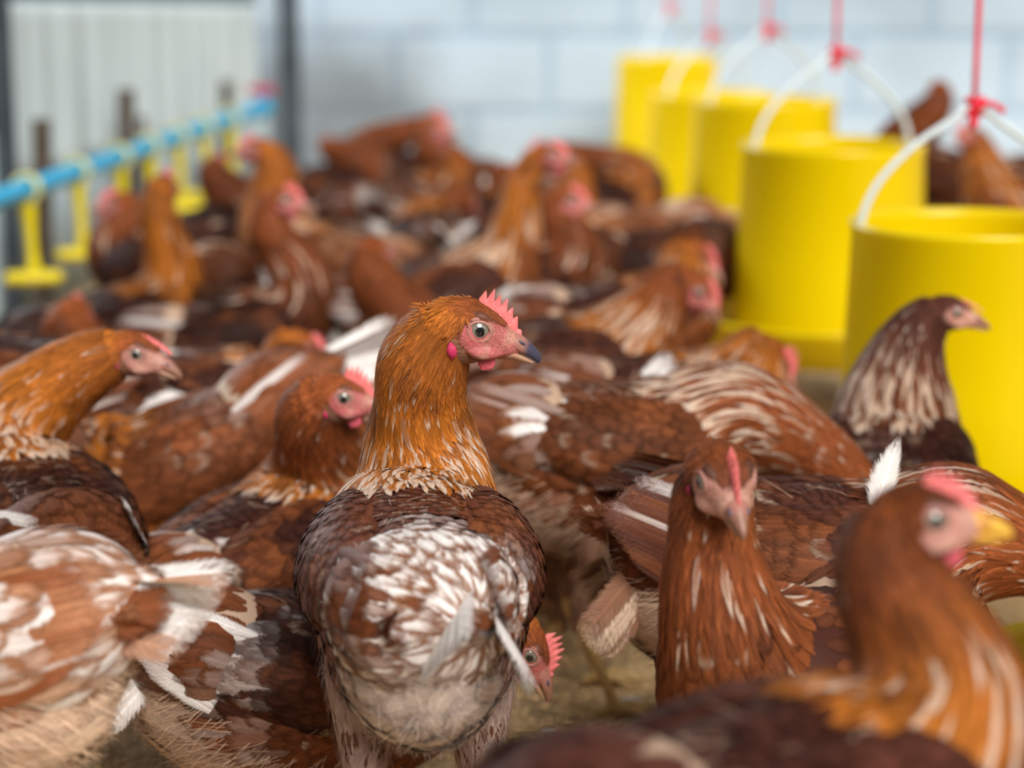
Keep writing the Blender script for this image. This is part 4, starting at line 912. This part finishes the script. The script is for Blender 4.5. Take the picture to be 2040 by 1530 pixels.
hen('M', 'long necked hen stretching up in the middle distance, pale lower neck', 905, 1400, 8, head=(1092, 312), hyaw=-5, hpitch=-8, seed=22, det=1.5, pitch=14, neckfat=.74, z=.01, comb=1.1, tail=30, pal=PAL(white=.1, wingwhite=.3, pale=.6))
hen('L', 'rust hen with hidden face just behind the sharp hen, neck seen from behind', 760, 1560, 60, head=(745, 500), hyaw=50, hpitch=-10, seed=23, det=1.4, pitch=10, z=-.07, comb=0, hsize=1.1, tail=10, pal=DBR)
hen('N', 'red faced hen looking right behind the long necked hen', 1020, 1330, 20, head=(1128, 402), hyaw=-10, hpitch=-15, seed=24, det=1.5, pitch=6, comb=1.2, hsize=1.15, tail=10, pal=DBR)
hen('O', 'pale backed hen bending away behind the red faced hen', 1250, 1150, 190, head=(1120, 330), hyaw=190, hpitch=-20, seed=25, det=1.7, pitch=-4, tail=-20, pal=PAL(white=.15, wingwhite=.1, pale=.9, mid=TAN, dark=MID * .8))
hen('P', 'orange necked hen with tucked head left of the second feeder', 1230, 1480, 10, head=(1392, 512), hyaw=-45, hpitch=-35, seed=26, det=1.4, pitch=4, comb=.9, hsize=1.15, tail=10, pal=PAL(white=.2, wingwhite=.1, pale=.4, dark=DK))
hen('Q', 'brown hen with cream shoulder, beak down beside the second feeder pan', 1110, 1650, 14, head=(1385, 575), hyaw=-20, hpitch=-50, seed=27, det=1.3, pitch=-2, comb=.8, hsize=1.1, tail=0, pal=PAL(white=.12, wingwhite=.1, pale=.45, dark=DK, neck=RUST))
hen('AC', 'small brown hen with its white tail raised, just right of the sharp hen', 1030, 1950, 170, head=(880, 900), hyaw=180, hpitch=-50, seed=28, det=1.2, pitch=-18, z=-.05, tail=48, pal=PAL(white=.1, pale=.3, dark=MID * .8))
hen('S', 'hen with red comb facing right in the left middle distance', 480, 1430, 10, head=(560, 402), hyaw=-5, hpitch=-12, seed=29, det=1.5, pitch=10, z=-.035, neckfat=.8, comb=1.2, hsize=1.1, tail=0, pal=PAL(white=.05, pale=.2, dark=DK * .5, mid=MID * .55, neck=RUST * 1.2, necklo=RUST * .8))  # body colours lowered to hold the shade at middle left
hen('T', 'dark hen with orange streaked neck beside the second drinker', 235, 1400, 35, head=(325, 375), hyaw=70, hpitch=-5, seed=30, det=1.5, pitch=10, z=-.04, neckfat=.8, comb=1.2, hsize=1.1, tail=0, pal=PAL(white=0, wingwhite=0, pale=.1, dark=DK * .4, mid=DK * .7, necklo=GOLD * .6, head=RUST * .5))  # dark body, with the surrounding shade put into its colours
hen('T2', 'pink faced hen looking left between the drinkers', 330, 1270, 150, head=(240, 408), hyaw=175, hpitch=-10, seed=31, det=1.6, pitch=6, comb=1.0, hsize=1.15, tail=0, pal=DBR)
hen('U', 'dark hen under the far drinkers with its back to the camera', 445, 1150, 80, head=(430, 330), hyaw=60, hpitch=-10, seed=32, det=1.8, pitch=6, comb=.8, tail=10, pal=PAL(white=0, wingwhite=0, pale=.1, dark=DK * .5, mid=DK, neck=RUST * .7, necklo=RUST * .6))  # dark plumage that also carries painted shade
hen('V', 'tan backed hen facing left behind the red combed hen', 650, 1240, 165, head=(515, 300), hyaw=170, hpitch=-8, seed=33, det=1.6, pitch=8, comb=1.0, hsize=1.1, tail=-25, pal=PAL(white=.05, wingwhite=.0, pale=.6, dark=MID * .7, mid=TAN * .8))
hen('W', 'dark hen far back beside the corner post', 660, 960, 20, head=(650, 290), hyaw=100, hpitch=-10, seed=34, det=2, pitch=4, tail=10, pal=DBR)
hen('X', 'far hen with a pink face in front of the block wall', 820, 1020, 20, head=(868, 262), hyaw=-30, hpitch=-8, seed=35, det=1.9, pitch=8, comb=1.0, hsize=1.15, tail=10, pal=PAL(white=.15, pale=.25, dark=DK * .7, mid=MID * .7, neck=RUST * 1.1))
hen('X2', 'far dark hen stretching its neck highest before the block wall', 800, 900, 200, head=(862, 240), hyaw=30, hpitch=5, seed=36, det=2.1, pitch=4, tail=10, pal=DBR)
hen('Y', 'far brown hen low between the wall and the long necked hen', 940, 1070, 10, head=(1010, 345), hyaw=10, hpitch=-30, seed=37, det=2, pitch=0, tail=35, pal=PAL(white=.06, pale=.15, dark=DK * .6, mid=MID * .65, neck=RUST))
hen('Y2', 'brown hen before the far pink faced hen, back turned', 870, 1180, 100, head=(930, 400), hyaw=60, hpitch=-40, seed=38, det=1.8, pitch=-2, tail=30, pal=PAL(white=.06, pale=.15, dark=DK * .6, mid=MID * .65, neck=RUST))
hen('AE', 'dark brown hen under the third feeder', 1310, 1260, 15, head=(1440, 560), hyaw=0, hpitch=-40, seed=39, det=1.7, pitch=-2, tail=0, pal=DBR)
hen('Z', 'white and brown tailed hen behind the golden necked one', 420, 1680, 5, head=(600, 690), hyaw=0, hpitch=-40, seed=40, det=1.3, pitch=-4, z=-.03, tail=10, pal=PAL(white=.6, wingwhite=.6, pale=.5))
hen('AA', 'brown headed hen at the far left seen from behind', 125, 1600, 90, head=(146, 625), hyaw=80, hpitch=-8, seed=41, det=1.3, pitch=4, comb=.6, hsize=1.25, tail=0, z=-.05, pal=DBR)
hen('AB', 'dark brown hen cut by the left edge, above the golden necked one', 0, 1850, 172, head=(-210, 560), hs=1850, hyaw=180, hpitch=-8, seed=42, det=1.2, pitch=2, z=.03, tail=-20, pal=PAL(white=.06, pale=.3, dark=DK * .9))
hen('AD', 'far right hen with a tall dark neck behind the feeders', 1900, 1000, 170, head=(1870, 180), hyaw=100, hpitch=-5, seed=45, det=1.9, pitch=6, comb=0, tail=0, size=1.15, pal=DBR)
hen('AD2', 'far right pink faced hen beside the tall necked one', 2080, 1100, 190, head=(1925, 268), hyaw=-130, hpitch=-8, seed=46, det=1.9, pitch=4, tail=0, pal=PAL(white=.1, pale=.4, mid=MID * .8))
hen('AH', 'brown hen far back left of the pale backed one', 1180, 1010, 15, head=(1085, 300), hyaw=180, hpitch=-8, seed=48, det=2, pitch=0, tail=0, pal=PAL(white=.03, pale=.2, dark=DK * .6, mid=MID * .65, neck=RUST))

# one long white wing feather standing up from the back of the long brown hen
fb = Buf(); r_a = at(1745, 1010, 2480); r_b = at(1768, 874, 2440)
feathers(fb, np.array([list(r_a)]), np.array([list(r_b - r_a)]), np.array([[.25, -1.0, .2]]), (r_b - r_a).length, .030, WHITE, WHITE * .92, np.random.default_rng(3), 'point', 14, 7, 0, 1.0, .6)
fo = bpy.data.objects.new('upright_feather', fb.mesh('upright_feather', [FEA])); col.objects.link(fo); fo.parent = hj; fo.matrix_parent_inverse = hj.matrix_world.inverted()
fo['label'] = 'white feather standing upright on the brown back'
